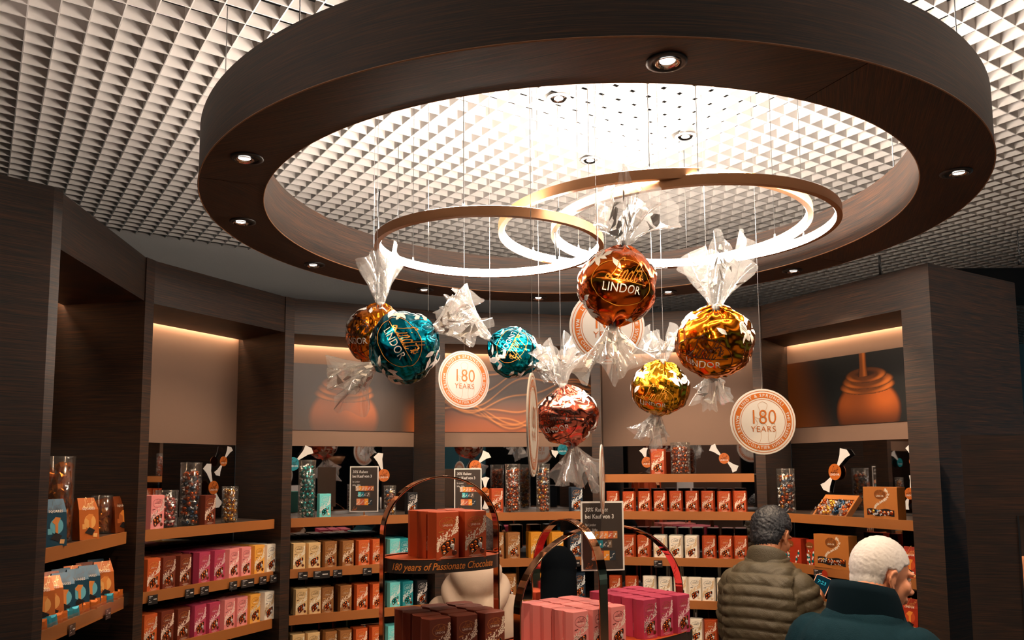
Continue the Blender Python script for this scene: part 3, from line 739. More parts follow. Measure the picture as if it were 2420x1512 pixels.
cutout(1, 527, 1090, [(14, -23), (-13, 22)], 11, 'small orange candy cutout high on the mirror, plain left cabinet')
cutout(1, 505, 1152, [(-16, -36), (14, 30)], 15, 'larger orange candy cutout above the brown truffle box')
cutout(2, 692, 1096, [(27, -26)], 15, 'teal candy cutout behind the turquoise filled jar', dm2)
cutout(2, 907, 1123, [(-11, -34)], 14, 'orange candy cutout behind the short mixed jar')
cutout(3, 1123, 1102, [(20, -22)], 14, 'orange candy cutout peeking above the middle sign')
cutout(3, 1146, 1163, [(0, -24), (3, 26)], 11, 'orange candy cutout between the middle sign and rust red box')
cutout(3, 1330, 1062, [(-16, 8)], 12, 'teal candy cutout behind the tail of the pink candy', dm2)
cutout(4, 1529, 1092, [(-6, -22)], 12, 'orange candy cutout half behind the rust red box on topmost shelf')
cutout(4, 1712, 1083, [(-20, -19), (19, 18)], 12, 'orange candy cutout right of the dark reflection on topmost shelf')
cutout(5, 1973, 1115, [(22, -35), (-22, 29)], 18, 'largest orange candy cutout above the tilted display tray')
cutout(5, 2147, 1166, [(8, -29), (-10, 25)], 13, 'orange candy cutout at the right end above the gift box')
cutout(5, 2160, 1090, [(-8, -25)], 11, 'orange candy cutout half hidden behind the right end post')
# ------------------------------------------------------------------ discount signs
sg = mat('sign_brown', C(62, 54, 50), 0.35); st_ = mat('sign_white', C(235, 233, 230), 0.5); so = mat('sign_orange', C(215, 120, 60), 0.5)
spal = [mat('swatch_%d' % i, C(*c), 0.5) for i, c in enumerate([(225, 205, 190), (235, 150, 50), (225, 150, 110), (235, 140, 70), (190, 90, 60), (190, 120, 70), (90, 200, 205), (20, 120, 140), (60, 60, 65), (110, 90, 75), (40, 50, 60)])]
def sign(loc, rz, stem, lab, W_=0.155, H_=0.243):
    o = empty('discount_sign', loc, rz, label=lab, cat='sign', group='discount signs')
    MB().box(-W_/2, W_/2, -0.004, 0.0, 0, H_).build('frame', M['white'], o)
    MB().box(-W_/2+0.006, W_/2-0.006, -0.0052, -0.0041, 0.006, H_-0.006).build('panel', sg, o)
    y = -0.0056; L_ = -W_/2+0.014
    def tx(s, x, z, h, m_, shear=0, bold=0.0, name='lettering', xs=0.82):
        mb = MB(); emit2d(mb, xf2d(text2d(s, 1, shear, 1.0, bold, 'LEFT', res=2), h*xs, x, z, sy=h), y); return mb.build(name, m_, o)
    tx('30% Rabatt', L_, H_-0.030, 0.0205, st_, 0.25, 0.004, xs=0.88); tx('bei Kauf von 3', L_, H_-0.054, 0.0215, st_, 0, 0.016, xs=0.84)
    tx('3x Lindor', L_, H_-0.083, 0.0125, st_); tx('200g, 500g', L_, H_-0.101, 0.0125, st_)
    rows_ = [(0.118, [0, 1, 2, 3, 4, 5], 0.026, -0.045), (0.150, [6, 7, 8, 9], 0.026, -0.032), (0.190, [2, 4, 1, 10], 0.034, -0.040)]
    for dz, cs, h, x in rows_:
        for c in cs:
            w_ = 0.0165 if h < 0.03 else 0.0215
            mb = MB(); mb.add([(x, y, H_-dz-h/2), (x+w_-0.0008, y, H_-dz-h/2), (x+w_-0.0008, y, H_-dz+h/2), (x, y, H_-dz+h/2)], [(0, 1, 2, 3)])
            r = random.Random(c+3)
            for q in range(7): emit2d(mb, leaf2d(x+0.002+(w_-0.008)*q/7, H_-dz-h*0.3+h*0.5*q/7, r.uniform(0, 6), 0.005, 0.0025), y-0.0004, 1)
            mb.build('product_photo', [spal[c], st_ if c != 0 else spal[5]], o); x += w_
    mb = MB(); emit2d(mb, xf2d(script_lindt(3), 0.018, L_+0.012, 0.016), y); mb.build('logo', so, o)
    if stem: MB().tube([(0, 0.004, -stem), (0, 0.004, 0.03)], 0.004, 8).build('stem', M['bronze'], o); MB().lathe([(0.0, -stem+0.003), (0.022, -stem+0.003), (0.022, -stem)], c=(0, 0.004, 0), n=20).build('foot', M['bronze'], o)
    return o
def sign_on(b, px_, d, lab):
    B = BAYS[b]; p, t = B.px(px_, FD+d, Z1); z = at(px_, 1209, p.y).z
    sign((p.x, p.y, z), math.atan2(-p.x, p.y)*-0.15+0.0, z-Z1-0.001, lab)
sign_on(2, 860, 0.03, 'discount sign on the shelf under the teal candy, leftmost of three')
sign_on(3, 1106, 0.03, 'discount sign on the shelf seen through the left copper arch')
p = at(1425, 1348, 2.905)
sign(p, 0.12, p.z-1.245, 'discount sign standing on the pink box display, lowest of three')
# ------------------------------------------------------------------ gift boxes, pouches, tray at right
gb = mat('gift_board', C(178, 108, 48), 0.45); gl = mat('gift_print', C(245, 230, 210), 0.5); gd = mat('gift_emblem', C(120, 66, 26), 0.4)
def gift_box(b, zi, px_, W_, H_, D_, lab, d=0.03, m_=None, rot=0.0, zoff=0.0):
    B = BAYS[b]; z = SHELF_Z[b][zi]; p, t = B.px(px_, FD+d, z); p = B.pt(t, FD+d+D_/2, z+zoff)
    o = put(MB().box(-W_/2, W_/2, -D_/2, D_/2, 0, H_).mesh('gift_box', m_ or gb), 'gift_box', None, p, B.rz+rot, label=lab, cat='gift box')
    y = -D_/2-0.0006; s = H_*0.42
    mb = MB(); n = 26; el = [(0.5*s*math.cos(2*PI*k/n), H_*0.77+0.36*s*math.sin(2*PI*k/n)) for k in range(n)]
    emit2d(mb, (el, [tuple(range(n))]), y, 0); emit2d(mb, xf2d(text2d('LINDOR', 1, 0, 1.05, 0.01, res=1), 0.17*s, 0, H_*0.77-0.12*s), y-0.0003, 1); emit2d(mb, xf2d(script_lindt(3), 0.36*s, -0.03*s, H_*0.77+0.12*s), y-0.0003, 2)
    mb.build('emblem', [gd, gl, gb], o)
    mb = MB(); r = random.Random(5); P = catmull([(0.17*W_, 0.92*H_), (0.23*W_, 0.78*H_), (0.16*W_, 0.62*H_), (0.02*W_, 0.54*H_), (-0.10*W_, 0.45*H_), (-0.16*W_, 0.36*H_)], 8)
    for k in range(110):
        q = r.random(); i = int(q*(len(P)-1)); off = r.gauss(0, 0.022)*W_*math.sin(PI*(0.15+0.8*q)); emit2d(mb, leaf2d(P[i][0]+off, P[i][1]+off*0.5, r.uniform(0, 6.28), 0.0075, 0.0035), y)
    mb.build('floral_band', gl, o)
    mb = MB(); wv = [(-0.40*W_+0.8*W_*k/16, 0.115*H_+0.02*H_*math.sin(k*0.7)) for k in range(17)]; tp = [(x, zz+0.20*H_) for x, zz in wv]
    emit2d(mb, (wv+tp[::-1], [tuple(range(34))]), y, 0)
    r = random.Random(8); nb = int(0.76*W_/0.018)
    for k in range(nb): mb.sphere((-0.38*W_+0.76*W_*(k+0.5)/nb, y, 0.215*H_+0.02*H_*math.sin(k)), 0.0105, 8, 6, r.choice((1, 1, 2, 3)), (1, 0.35, 1))
    for k in range(24): emit2d(mb, leaf2d(r.uniform(-0.36, 0.34)*W_, r.uniform(0.15, 0.27)*H_, r.uniform(0, 6), 0.011, 0.006), y-0.004, 4)
    mb.build('window', [M['dark'], foils['copper'], foils['gold'], foils['blue'], foils['silver']], o)
    return o
gift_box(5, 0, 2082, 0.185, 0.150, 0.055, 'brown gift box with window on the top shelf at right', 0.0)
gift_box(5, 1, 1966, 0.215, 0.165, 0.06, 'large brown gift box with window on the second shelf behind white hair', 0.0)
gift_box(5, 2, 1992, 0.22, 0.075, 0.14, 'flat brown gift box low on the shelf behind the phone', 0.0)
rp = mat('red_pouch', C(165, 50, 28), 0.3)
def pouch(loc, rz, W_, H_, D_, m_, lab, kind='squares', tilt=0.0, group=None, accent=None, top='flat'):
    mb = MB(); n = 6
    P = [(-W_/2, 0, -D_/2), (W_/2, 0, -D_/2), (W_/2, 0, D_/2), (-W_/2, 0, D_/2), (-W_/2*1.0, H_*0.72, -D_*0.33), (W_/2, H_*0.72, -D_*0.33), (W_/2, H_*0.72, D_*0.33), (-W_/2, H_*0.72, D_*0.33),
         (-W_*0.43, H_, -0.002), (W_*0.43, H_, -0.002), (W_*0.43, H_, 0.002), (-W_*0.43, H_, 0.002), (-W_*0.46, H_*0.36, 0), (W_*0.46, H_*0.36, 0)]
    V = [(x, y, z) for x, z, y in P]
    F_ = [(0, 3, 2, 1), (0, 1, 5, 4), (2, 3, 7, 6), (4, 5, 9, 8), (6, 7, 11, 10), (8, 9, 10, 11), (1, 13, 5), (1, 2, 13), (2, 6, 13), (13, 6, 5), (5, 6, 10, 9), (0, 4, 12), (0, 12, 3), (3, 12, 7), (12, 4, 7), (4, 8, 11, 7)]
    mb.add(V, F_)
    o = put(mb.mesh('pouch', m_), 'candy_pouch', None, loc, rz, label=lab, cat='pouch', group=group); o.rotation_euler = (tilt, 0, rz)
    def fy(z): 
        q = z/H_; return -(D_/2-(D_*0.17)*q/0.72) if q < 0.72 else -(D_*0.33-(D_*0.33-0.002)*(q-0.72)/0.28)
    def put2(mb_, g, mi, off=0.0008): emit2d(mb_, g, 0, mi); 
    mb = MB(); a, gl_ = accent
    mb2 = MB()
    emit2d(mb2, xf2d(script_lindt(3), W_*0.42, 0, H_*0.86), 0, 0)
    emit2d(mb2, xf2d(text2d('SQUARES' if kind == 'squares' else 'LINDOR', 1, 0, 1, 0.012, res=1), W_*0.155, 0, H_*0.74), 0, 1)
    mb2.v = [(x, fy(z)-0.0009, z) for x, y, z in mb2.v]; mb2.build('lettering', [gl_, gl], o)
    mb3 = MB(); n = 16
    emit2d(mb3, disc2d(0.04*W_, H_*0.43, W_*0.30, H_*0.17, 20), 0, 0)                                # light glow printed behind the caramel
    emit2d(mb3, ([(-0.02*W_, H_*0.27), (0.10*W_, H_*0.27), (0.10*W_, H_*0.48), (0.22*W_, H_*0.60), (-0.02*W_, H_*0.62), (-0.18*W_, H_*0.52), (-0.03*W_, H_*0.46)], [tuple(range(7))]), 0, 1)
    emit2d(mb3, ([(-0.24*W_, H_*0.17), (0.12*W_, H_*0.10), (0.28*W_, H_*0.22), (-0.02*W_, H_*0.30)], [(0, 1, 2, 3)]), 0, 2)
    emit2d(mb3, ([(0.16*W_, H_*0.06), (0.36*W_, H_*0.05), (0.40*W_, H_*0.14), (0.2*W_, H_*0.15)], [(0, 1, 2, 3)]), 0, 3)
    emit2d(mb3, ([(-0.36*W_, H_*0.26), (-0.16*W_, H_*0.26), (-0.16*W_, H_*0.38), (-0.36*W_, H_*0.38)], [(0, 1, 2, 3)]), 0, 0)
    lay = {0: 0.0008, 1: 0.0014, 2: 0.0018, 3: 0.0018}; vs = list(mb3.v); 
    for f, mi in zip(mb3.f, mb3.mi):
        for i in f: vs[i] = (vs[i][0], fy(vs[i][2])-lay[mi], vs[i][2])
    mb3.v = vs; mb3.build('picture', [a, foils['caramel'], M['dark'], foils['fudge']], o)
    return o
foils['caramel'] = mat('caramel_print', C(232, 140, 56), 0.4); foils['fudge'] = mat('fudge_print', C(240, 180, 110), 0.4)
PO = {'orange': (mat('pouch_orange', C(206, 110, 44), 0.3, 0.3), (mat('pouch_orange_light', C(245, 175, 95), 0.35), mat('gold_script', C(250, 215, 150), 0.3, 0.4))),
      'teal': (mat('pouch_teal', C(16, 68, 88), 0.3, 0.2), (mat('pouch_teal_light', C(110, 190, 205), 0.35), mat('dark_script', C(12, 40, 52), 0.3))),
      'rust': (mat('pouch_rust', C(140, 66, 26), 0.3, 0.3), (mat('pouch_rust_light', C(190, 100, 45), 0.35), mat('dark_script2', C(90, 40, 16), 0.3)))}
B0 = BAYS[0]
def p0(px_, d, z): p, t = B0.px(px_, FD+d, z); return p
pouch(p0(121, 0.03, Z1), B0.rz-0.62, 0.075, 0.155, 0.05, PO['teal'][0], 'teal squares pouch on the upper shelf at the far left', accent=PO['teal'][1])
pouch(p0(197, 0.04, Z1), B0.rz-0.45, 0.085, 0.150, 0.06, PO['orange'][0], 'bright orange squares pouch in the middle of the upper left shelf', accent=PO['orange'][1])
pouch(p0(278, 0.05, Z1), B0.rz-0.45, 0.080, 0.145, 0.06, PO['rust'][0], 'rust coloured squares pouch at right end of upper left shelf', accent=PO['rust'][1])
for i, (x, k) in enumerate(((92, 'orange'), (114, 'orange'), (143, 'teal'), (178, 'teal'), (206, 'teal'), (240, 'orange'), (276, 'rust'), (297, 'rust'))):
    pouch(p0(x, 0.055, Z2)+Vector((0, 0, 0.003)), B0.rz-0.62+rnd.uniform(-.08, .08), 0.082, 0.150, 0.045, PO[k][0], '%s squares pouch, %s from left in the front row, lower left shelf' % ({'orange': 'orange', 'teal': 'teal', 'rust': 'rust'}[k], ORD[i]), tilt=-0.06, group='squares pouches on the lower left shelf', accent=PO[k][1])
for i in range(7):
    k = ('rust', 'teal', 'orange')[i % 3]
    pouch(p0(110+i*28, 0.13, Z2), B0.rz-0.62, 0.08, 0.150, 0.045, PO[k][0], '%s squares pouch, %s from left in the back row, lower left shelf' % (k, ORD[i]), group='rear squares pouches on the lower left shelf', accent=PO[k][1])
def small_square(loc, rz, m_, tilt, lab, s=0.034):
    r = rnd; mb = MB(); g = 4; vs = []
    for j in range(g+1):
        for i in range(g+1):
            u, v = i/g*2-1, j/g*2-1; vs.append((u*s/2, -0.004*(1-max(abs(u), abs(v))**4), (v+1)*s/2))
    for j in range(g+1):
        for i in range(g+1):
            u, v = i/g*2-1, j/g*2-1; vs.append((u*s/2, 0.004*(1-max(abs(u), abs(v))**4), (v+1)*s/2))
    n = (g+1)**2; fs = [(j*(g+1)+i, j*(g+1)+i+1, (j+1)*(g+1)+i+1, (j+1)*(g+1)+i) for j in range(g) for i in range(g)]
    mb.add(vs, fs+[tuple(n+q for q in f[::-1]) for f in fs])
    o = mb.build('wrapped_square', m_, label=lab, cat='wrapped candy', group='small wrapped squares along the lower left shelf'); o.location = loc; o.rotation_euler = (tilt, 0.2*rnd.uniform(-1, 1), rz)
    return o
fo_t = mat('square_teal', C(60, 160, 180), 0.25, 0.5); fo_o = mat('square_orange', C(225, 120, 50), 0.25, 0.5)
for i in range(16):
    x = 98+i*13.3; k = fo_t if i in (1, 2, 5, 6, 12) else fo_o
    small_square(p0(x, 0.009, Z2)+Vector((0, 0, 0.002)), B0.rz-0.5+rnd.uniform(-.4, .4), k, -0.12, '%s wrapped square leaning on the lip, place %d from left, lower left shelf' % ('blue' if k is fo_t else 'orange', i+1))
MB().add([p0(92, -0.012, Z2)+Vector((0, 0, -0.03)), p0(318, -0.012, Z2)+Vector((0, 0, -0.03)), p0(318, -0.012, Z2)+Vector((0, 0, 0.022)), p0(92, -0.012, Z2)+Vector((0, 0, 0.022))], [(0, 1, 2, 3)]).build('clear_lip', M['acrylic'], label='clear acrylic lip along the lower left shelf of pouches', cat='shelf lip')
# red bag shaped boxes and pouches of the right cabinet
for px_, W_, lab in ((1873, 0.125, 'rust red carton with candy prints beside the man in quilted jacket'), (1917, 0.05, 'narrow rust red carton between carton and large gift box')):
    B = BAYS[5]; p, t = B.px(px_, FD+0.02, Z2); p = B.pt(t, FD+0.05, Z2)
    o = put(MB().prism([(-W_/2, -0.03), (W_/2, -0.03), (W_/2, 0.03), (-W_/2, 0.03)], 0, 0.13).mesh('candy_carton', rp), 'candy_carton', None, p, B.rz, label=lab, cat='chocolate box')
    mb = MB(); s = 0.05; n = 24; el = [(-0.1*W_+0.5*s*math.cos(2*PI*k/n), 0.100+0.36*s*math.sin(2*PI*k/n)) for k in range(n)]
    emit2d(mb, (el, [tuple(range(n))]), -0.0306, 0); emit2d(mb, xf2d(text2d('LINDOR', 1, 0, 1.05, 0.01, res=1), 0.17*s, -0.1*W_, 0.094), -0.031, 1); mb.build('emblem', [gd, gl], o)
    mb = MB(); r = random.Random(4)
    for q in range(6):
        x, z = r.uniform(-0.36, 0.38)*W_, 0.012+0.05*r.random(); mb.sphere((x, -0.030, z), 0.0085, 8, 6, r.choice((0, 1, 2)), (1, 0.2, 1))
        for sg_ in (1, -1): emit2d(mb, leaf2d(x, z+sg_*0.006, sg_*(1.57+r.uniform(-.5, .5)), 0.014, 0.009), -0.0325, 3)
    mb.build('candy_prints', [foils['gold'], foils['teal'], foils['choc'], wm], o)
for zi, z_, y_ in ((1, Z2, 'second'), (2, Z3, 'third')):
    B = BAYS[5]; p, t = B.px(2158, FD+0.03, z_)
    pouch(p, B.rz, 0.085, 0.14, 0.05, rp, 'glossy red truffle pouch at the right end of the %s shelf' % y_, kind='lindor', accent=(mat('pouch_red_light', C(200, 80, 40), 0.3), mat('gold_script3', C(225, 160, 90), 0.3, 0.4)))
# tilted acrylic tray holding an open assortment box
B = BAYS[5]; p, t = B.px(1962, FD+0.03, Z1); p = B.pt(t, FD+0.09, Z1)
tr = empty('display_tray', p, B.rz-0.05, label='clear tilted stand holding an open assortment box, top right shelf', cat='display stand')
T = Matrix.Rotation(0.80, 4, 'X')
ab = empty('assortment_box', p+Vector((0, 0, 0.028)), 0, label='open brown assortment box of wrapped truffles, tilted on clear stand', cat='gift box'); ab.rotation_euler = (0.80, 0, B.rz-0.05)
W_, H_ = 0.22, 0.15; bx = MB()
bx.box(-W_/2, W_/2, -H_/2, H_/2, 0.0, 0.004)
for q in ((-W_/2, W_/2, -H_/2, -H_/2+0.012, 0.004, 0.03), (-W_/2, W_/2, H_/2-0.03, H_/2, 0.004, 0.03), (-W_/2, -W_/2+0.012, -H_/2+0.012, H_/2-0.03, 0.004, 0.03), (W_/2-0.012, W_/2, -H_/2+0.012, H_/2-0.03, 0.004, 0.03)): bx.box(*q)
for x in (-0.055, 0.0, 0.055): bx.box(x-0.001, x+0.001, -H_/2+0.012, H_/2-0.03, 0.004, 0.03)
bx.build('box_tray', gb, ab)
r = random.Random(6)
for q, (x, cs) in enumerate(((-0.077, 1), (-0.028, 0), (0.028, 2), (0.077, 1))):
    mb = MB()
    for k in range(22):
        c = (x+r.uniform(-0.016, 0.016), r.uniform(-0.05, 0.032), 0.016+r.uniform(0, 0.016)); mb.sphere(c, 0.0115, 8, 6, cs)
        for e in range(2): u = Vector((r.uniform(-1, 1), r.uniform(-1, 1), 0.4)).normalized(); v = u.orthogonal().normalized()*0.008; o_ = Vector(c); mb.add([o_+u*0.008, o_+u*0.021+v, o_+u*0.021-v], [(0, 1, 2)], 3)
    ms = [foils['gold'], foils['copper'], foils['blue'], foils['silver']]
    o = mb.build('wrapped_truffles', ms, label='%s wrapped truffles in the %s compartment of the tilted open box' % (['copper', 'gold', 'blue', 'mixed copper'][q], ORD[q]), cat='wrapped candy', kind='stuff')
    o.matrix_world = Matrix.Translation(p+Vector((0, 0, 0.028))) @ Matrix.Rotation(B.rz-0.05, 4, 'Z') @ T
mb = MB()
for s_ in (-1, 1):
    x = s_*(W_/2+0.004); mb.add([(x, -0.075, 0.0), (x, 0.075, 0.0), (x, 0.075, 0.125), (x, -0.075, 0.012)], [(0, 1, 2, 3)])
mb.add([(-W_/2-0.004, 0.066, 0.105), (W_/2+0.004, 0.066, 0.105), (W_/2+0.004, -0.075, 0.002), (-W_/2-0.004, -0.075, 0.002)], [(0, 1, 2, 3)]); mb.build('clear_sheet', M['acrylic'], tr)
# ------------------------------------------------------------------ price tags clipped to the shelf edges
tg = mat('tag_dark', C(40, 38, 38), 0.3)
def price_tag(b, zi, px_, W_=0.052, red=False, lab=''):
    B = BAYS[b]; z = SHELF_Z[b][zi]; p, t = B.px(px_, FD-0.0075, z)
    o = empty('price_tag', (p.x, p.y, z-0.050), B.rz, label=lab, cat='price tag', group='price tags on the shelf edges')
    MB().box(-W_/2, W_/2, -0.003, -0.0005, 0, 0.038).build('card', tg, o)
    mb = MB()
    for (x, zz, w_, h) in ((-0.4, 0.032, 0.35, 0.0022), (-0.4, 0.027, 0.2, 0.0016), (0.05, 0.018, 0.33, 0.0042), (-0.4, 0.018, 0.12, 0.0016), (-0.4, 0.010, 0.28, 0.0014)):
        emit2d(mb, ([(x*W_, zz), ((x+w_)*W_, zz), ((x+w_)*W_, zz+h), (x*W_, zz+h)], [(0, 1, 2, 3)]), -0.0034)
    mb.build('print', st_, o)
    if red: v, f = disc2d(W_/2+0.006, 0.019, 0.018, 0.021, 20); mb = MB(); emit2d(mb, (v, f), -0.0038); mb.build('round_flag', rp, o)
for b, zi, xs, nm in ((1, 1, (361, 448, 483, 551, 585, 621, 646), 'second shelf, plain left cabinet'), (2, 1, (716, 760, 798, 868, 965, 1004), 'second shelf, teal candy cabinet'), (3, 1, (1361,), 'second shelf, swirl picture cabinet'), (4, 2, (1555,), 'third shelf, gold candy cabinet'), (0, 1, (170, 255, 312), 'lower left shelf'), (3, 2, (1190,), 'third shelf, swirl picture cabinet')):
    for i, x in enumerate(xs): price_tag(b, zi, x, 0.085 if x in (585, 760) else 0.048, lab='dark price tag, %s from left on the edge of %s' % (ORD[i], nm))
price_tag(5, 1, 1935, 0.065, True, 'price tag with round red flag below the large gift box')
# ------------------------------------------------------------------ giant wrapped candies hanging on wires
def tri_sub(g, mx):                          # triangulate 2-D art and split long edges, so it can follow a curved skin
    bm = bmesh.new(); vs = [bm.verts.new((x, y, 0)) for x, y in g[0]]
    for f in g[1]:
        try: bm.faces.new([vs[i] for i in f])
        except ValueError: pass
    bmesh.ops.remove_doubles(bm, verts=bm.verts, dist=1e-7)
    bmesh.ops.triangulate(bm, faces=bm.faces)
    for _ in range(5):
        e = [x for x in bm.edges if x.calc_length() > mx]
        if not e: break
        bmesh.ops.subdivide_edges(bm, edges=e, cuts=1); bmesh.ops.triangulate(bm, faces=[f for f in bm.faces if len(f.verts) > 3])
    bm.verts.index_update(); out = [(v.co.x, v.co.y) for v in bm.verts], [tuple(v.index for v in f.verts) for f in bm.faces]
    bm.free(); return out
_art = {}
def art(key, fn, mx=0.006):
    if key not in _art: _art[key] = tri_sub(fn(), mx)
    return _art[key]
def pod2d(s=1.0):
    n = 14; return merge2d([([(0.30*s*math.cos(2*PI*k/n), 0.42*s*math.sin(2*PI*k/n)) for k in range(n)], [tuple(range(n))]),
        leaf2d(0, -0.35*s, -2.3, 0.75*s, 0.32*s), leaf2d(0, -0.35*s, -1.2, 0.8*s, 0.34*s), leaf2d(0.05*s, -0.32*s, -0.4, 0.7*s, 0.28*s)])
def dots2d(s=1.0):
    return merge2d([disc2d(x*0.10*s+(y % 2)*0.05*s, y*0.10*s, 0.030*s, 0.034*s, 6) for x in range(-2, 2) for y in range(-3, 4) if abs(x) < 2 or abs(y) < 2])
def foil(name, c, rough=0.16):
    M_ = mat(name, c, rough, 1.0); return M_
class Skin:
    def __init__(s, R, seed, amp=1.0):
        r = np.random.RandomState(seed); s.R = R
        s.k = r.normal(size=(9, 3)); s.k /= np.linalg.norm(s.k, axis=1)[:, None]; s.k *= r.uniform(1.8, 5.0, 9)[:, None]
        s.ph = r.uniform(0, 6, 9); s.n = r.randint(5, 9); s.pp = r.uniform(0, 6, 4); s.amp = amp
    def r(s, d):                              # d: (n, 3) unit directions in local axes, z along the candy
        th = np.arctan2(d[:, 1], d[:, 0]); w = np.abs(d[:, 2])**3
        q = 1 - np.abs(np.sin(d @ s.k.T + s.ph + 0.5*np.sin(2.3*(d @ s.k[::-1].T))))
        cr = (q**2.4).mean(1)
        ple = np.abs(np.sin(th*s.n/2+1.7*np.sin(th*2+s.pp[0])+d[:, 2]*1.3))+0.6*np.abs(np.sin(th*(s.n+4)/2+s.pp[1]))
        return s.R*(1-0.24*s.amp*cr-0.085*s.amp*w*ple+0.03*np.cos(2*th+s.pp[2])*(1-w)+0.06*np.abs(d[:, 2])**10)
def candy(cpx, cpy, Y, R, axis, front, fm, smat, tails, seed, lab, wires, tnum=None):
    """axis, front: unit vectors in world axes; tails: (length, spread) for the top and the bottom twist"""
    c = at(cpx, cpy, Y); t = empty('wrapped_candy', c, 0, label=lab, cat='hanging candy', group='giant wrapped candies on wires')
    az = Vector(axis).normalized(); fr_ = Vector(front); fr_ = (fr_-az*fr_.dot(az)*0.999).normalized() if abs(fr_.normalized().dot(az)) > 0.95 else fr_.normalized()
    xb = (fr_-az*fr_.dot(az)).normalized(); yb = az.cross(xb)
    Bm = np.array([xb, yb, az])                # rows: local axes in world
    sk = Skin(R, seed)
    nu, nv = 128, 72
    TH, PH = np.meshgrid(np.linspace(0, 2*PI, nu, endpoint=False), np.linspace(0.02, PI-0.02, nv))
    D = np.stack([np.cos(TH)*np.sin(PH), np.sin(TH)*np.sin(PH), np.cos(PH)], -1).reshape(-1, 3)
    Pw = (D*sk.r(D)[:, None]) @ Bm
    fs = [(j*nu+i, (j+1)*nu+i, (j+1)*nu+(i+1) % nu, j*nu+(i+1) % nu) for j in range(nv-1) for i in range(nu)]
    fs += [tuple(range(nu)), tuple(range((nv-1)*nu+nu-1, (nv-1)*nu-1, -1))]
    MB().add(Pw.tolist(), fs, 0, True).build('foil_ball', fm, t)
    F0 = np.array(fr_) @ Bm.T                  # label direction, local
    F0 /= np.linalg.norm(F0)
    E2 = np.array([0, 0, 1.0])-F0*F0[2]; E2 /= np.linalg.norm(E2); E1 = np.cross(E2, F0)
    def drape(g, u0=0.0, v0=0.0, rot=0.0, off=0.0012, base=(F0, E1, E2)):
        f_, e1, e2 = base; v = np.array(g[0]); cc, ss = math.cos(rot), math.sin(rot)
        u = v[:, 0]*cc-v[:, 1]*ss+u0; w_ = v[:, 0]*ss+v[:, 1]*cc+v0; rho = np.hypot(u, w_)+1e-9
        d = f_*np.cos(rho/R)[:, None]+(e1*(u/rho)[:, None]+e2*(w_/rho)[:, None])*np.sin(rho/R)[:, None]
        return ((d*(sk.r(d)+off)[:, None]) @ Bm).tolist(), g[1]
    k = R/0.135*1.28
    def part(name, lst, m_):
        mb = MB()
        for vs, f in lst: mb.add(vs, f, 0, True)
        mb.build(name, m_, t)
    el = [(0.082*math.cos(2*PI*q/56), 0.060*math.sin(2*PI*q/56)) for q in range(56)]
    A_ = lambda key, fn: (lambda g: ([(x*k, y*k) for x, y in g[0]], g[1]))(art(key, fn))
    part('oval_line', [drape(A_('oval', lambda: merge2d([ribbon(el, 0.0018, closed=True), ribbon([(-0.070+0.14*q/20, 0.003) for q in range(21)], 0.0016)])))], smat)
    part('script', [drape(A_('script', lambda: merge2d([xf2d(script_lindt(6), 0.062, -0.006, 0.028), xf2d(lion(), 0.030, 0.048, 0.012)])))], smat)
    part('lettering', [drape(A_('lindor', lambda: xf2d(text2d('LINDOR', 1, 0, 1.06, 0.0, res=3), 0.0265, 0, -0.016, sy=0.0315)))], M['whiteprint'])
    rr = random.Random(seed*3+1); lst = []; dl = []
    for q in range(13):                        # flowers and leaves printed around both ends
        a = 2*PI*q/13+rr.uniform(-0.2, 0.2); lat = (0.62 if q % 2 else -0.62)+rr.uniform(-0.14, 0.14)
        d = np.array([math.cos(a)*math.cos(lat), math.sin(a)*math.cos(lat), math.sin(lat)])
        if d @ F0 > 0.52: continue
        e2 = np.array([0, 0, 1.0])-d*d[2]; e2 /= np.linalg.norm(e2); e1 = np.cross(e2, d); rot = rr.uniform(0, 6.28); bs = (d, e1, e2)
        lst.append(drape(A_('pod', lambda: pod2d(0.042)), 0, 0, rot, base=bs)); dl.append(drape(A_('dots', lambda: dots2d(0.036)), 0, 0, rot, 0.0018, base=bs))
        for w_ in range(4):
            lst.append(drape(A_('leaf%d' % (w_ % 2), lambda w_=w_: leaf2d(0, 0, 0, 0.036+0.01*(w_ % 2), 0.014)), rr.uniform(-0.055, 0.055), rr.uniform(-0.045, 0.045), rr.uniform(0, 6.28), base=bs))
    for w_ in range(18):                       # scattered leaves
        a, lat = rr.uniform(0, 6.28), rr.choice((1, -1))*rr.uniform(0.55, 1.15); d = np.array([math.cos(a)*math.cos(lat), math.sin(a)*math.cos(lat), math.sin(lat)])
        if d @ F0 > 0.62: continue
        e2 = np.array([0, 0, 1.0])-d*d[2]; e2 /= np.linalg.norm(e2); e1 = np.cross(e2, d)
        lst.append(drape(A_('leaf0', lambda: leaf2d(0, 0, 0, 0.036, 0.014)), 0, 0, rr.uniform(0, 6.28), base=(d, e1, e2)))
    part('floral_print', lst, M['whiteprint']); part('pod_dots', dl, fm)
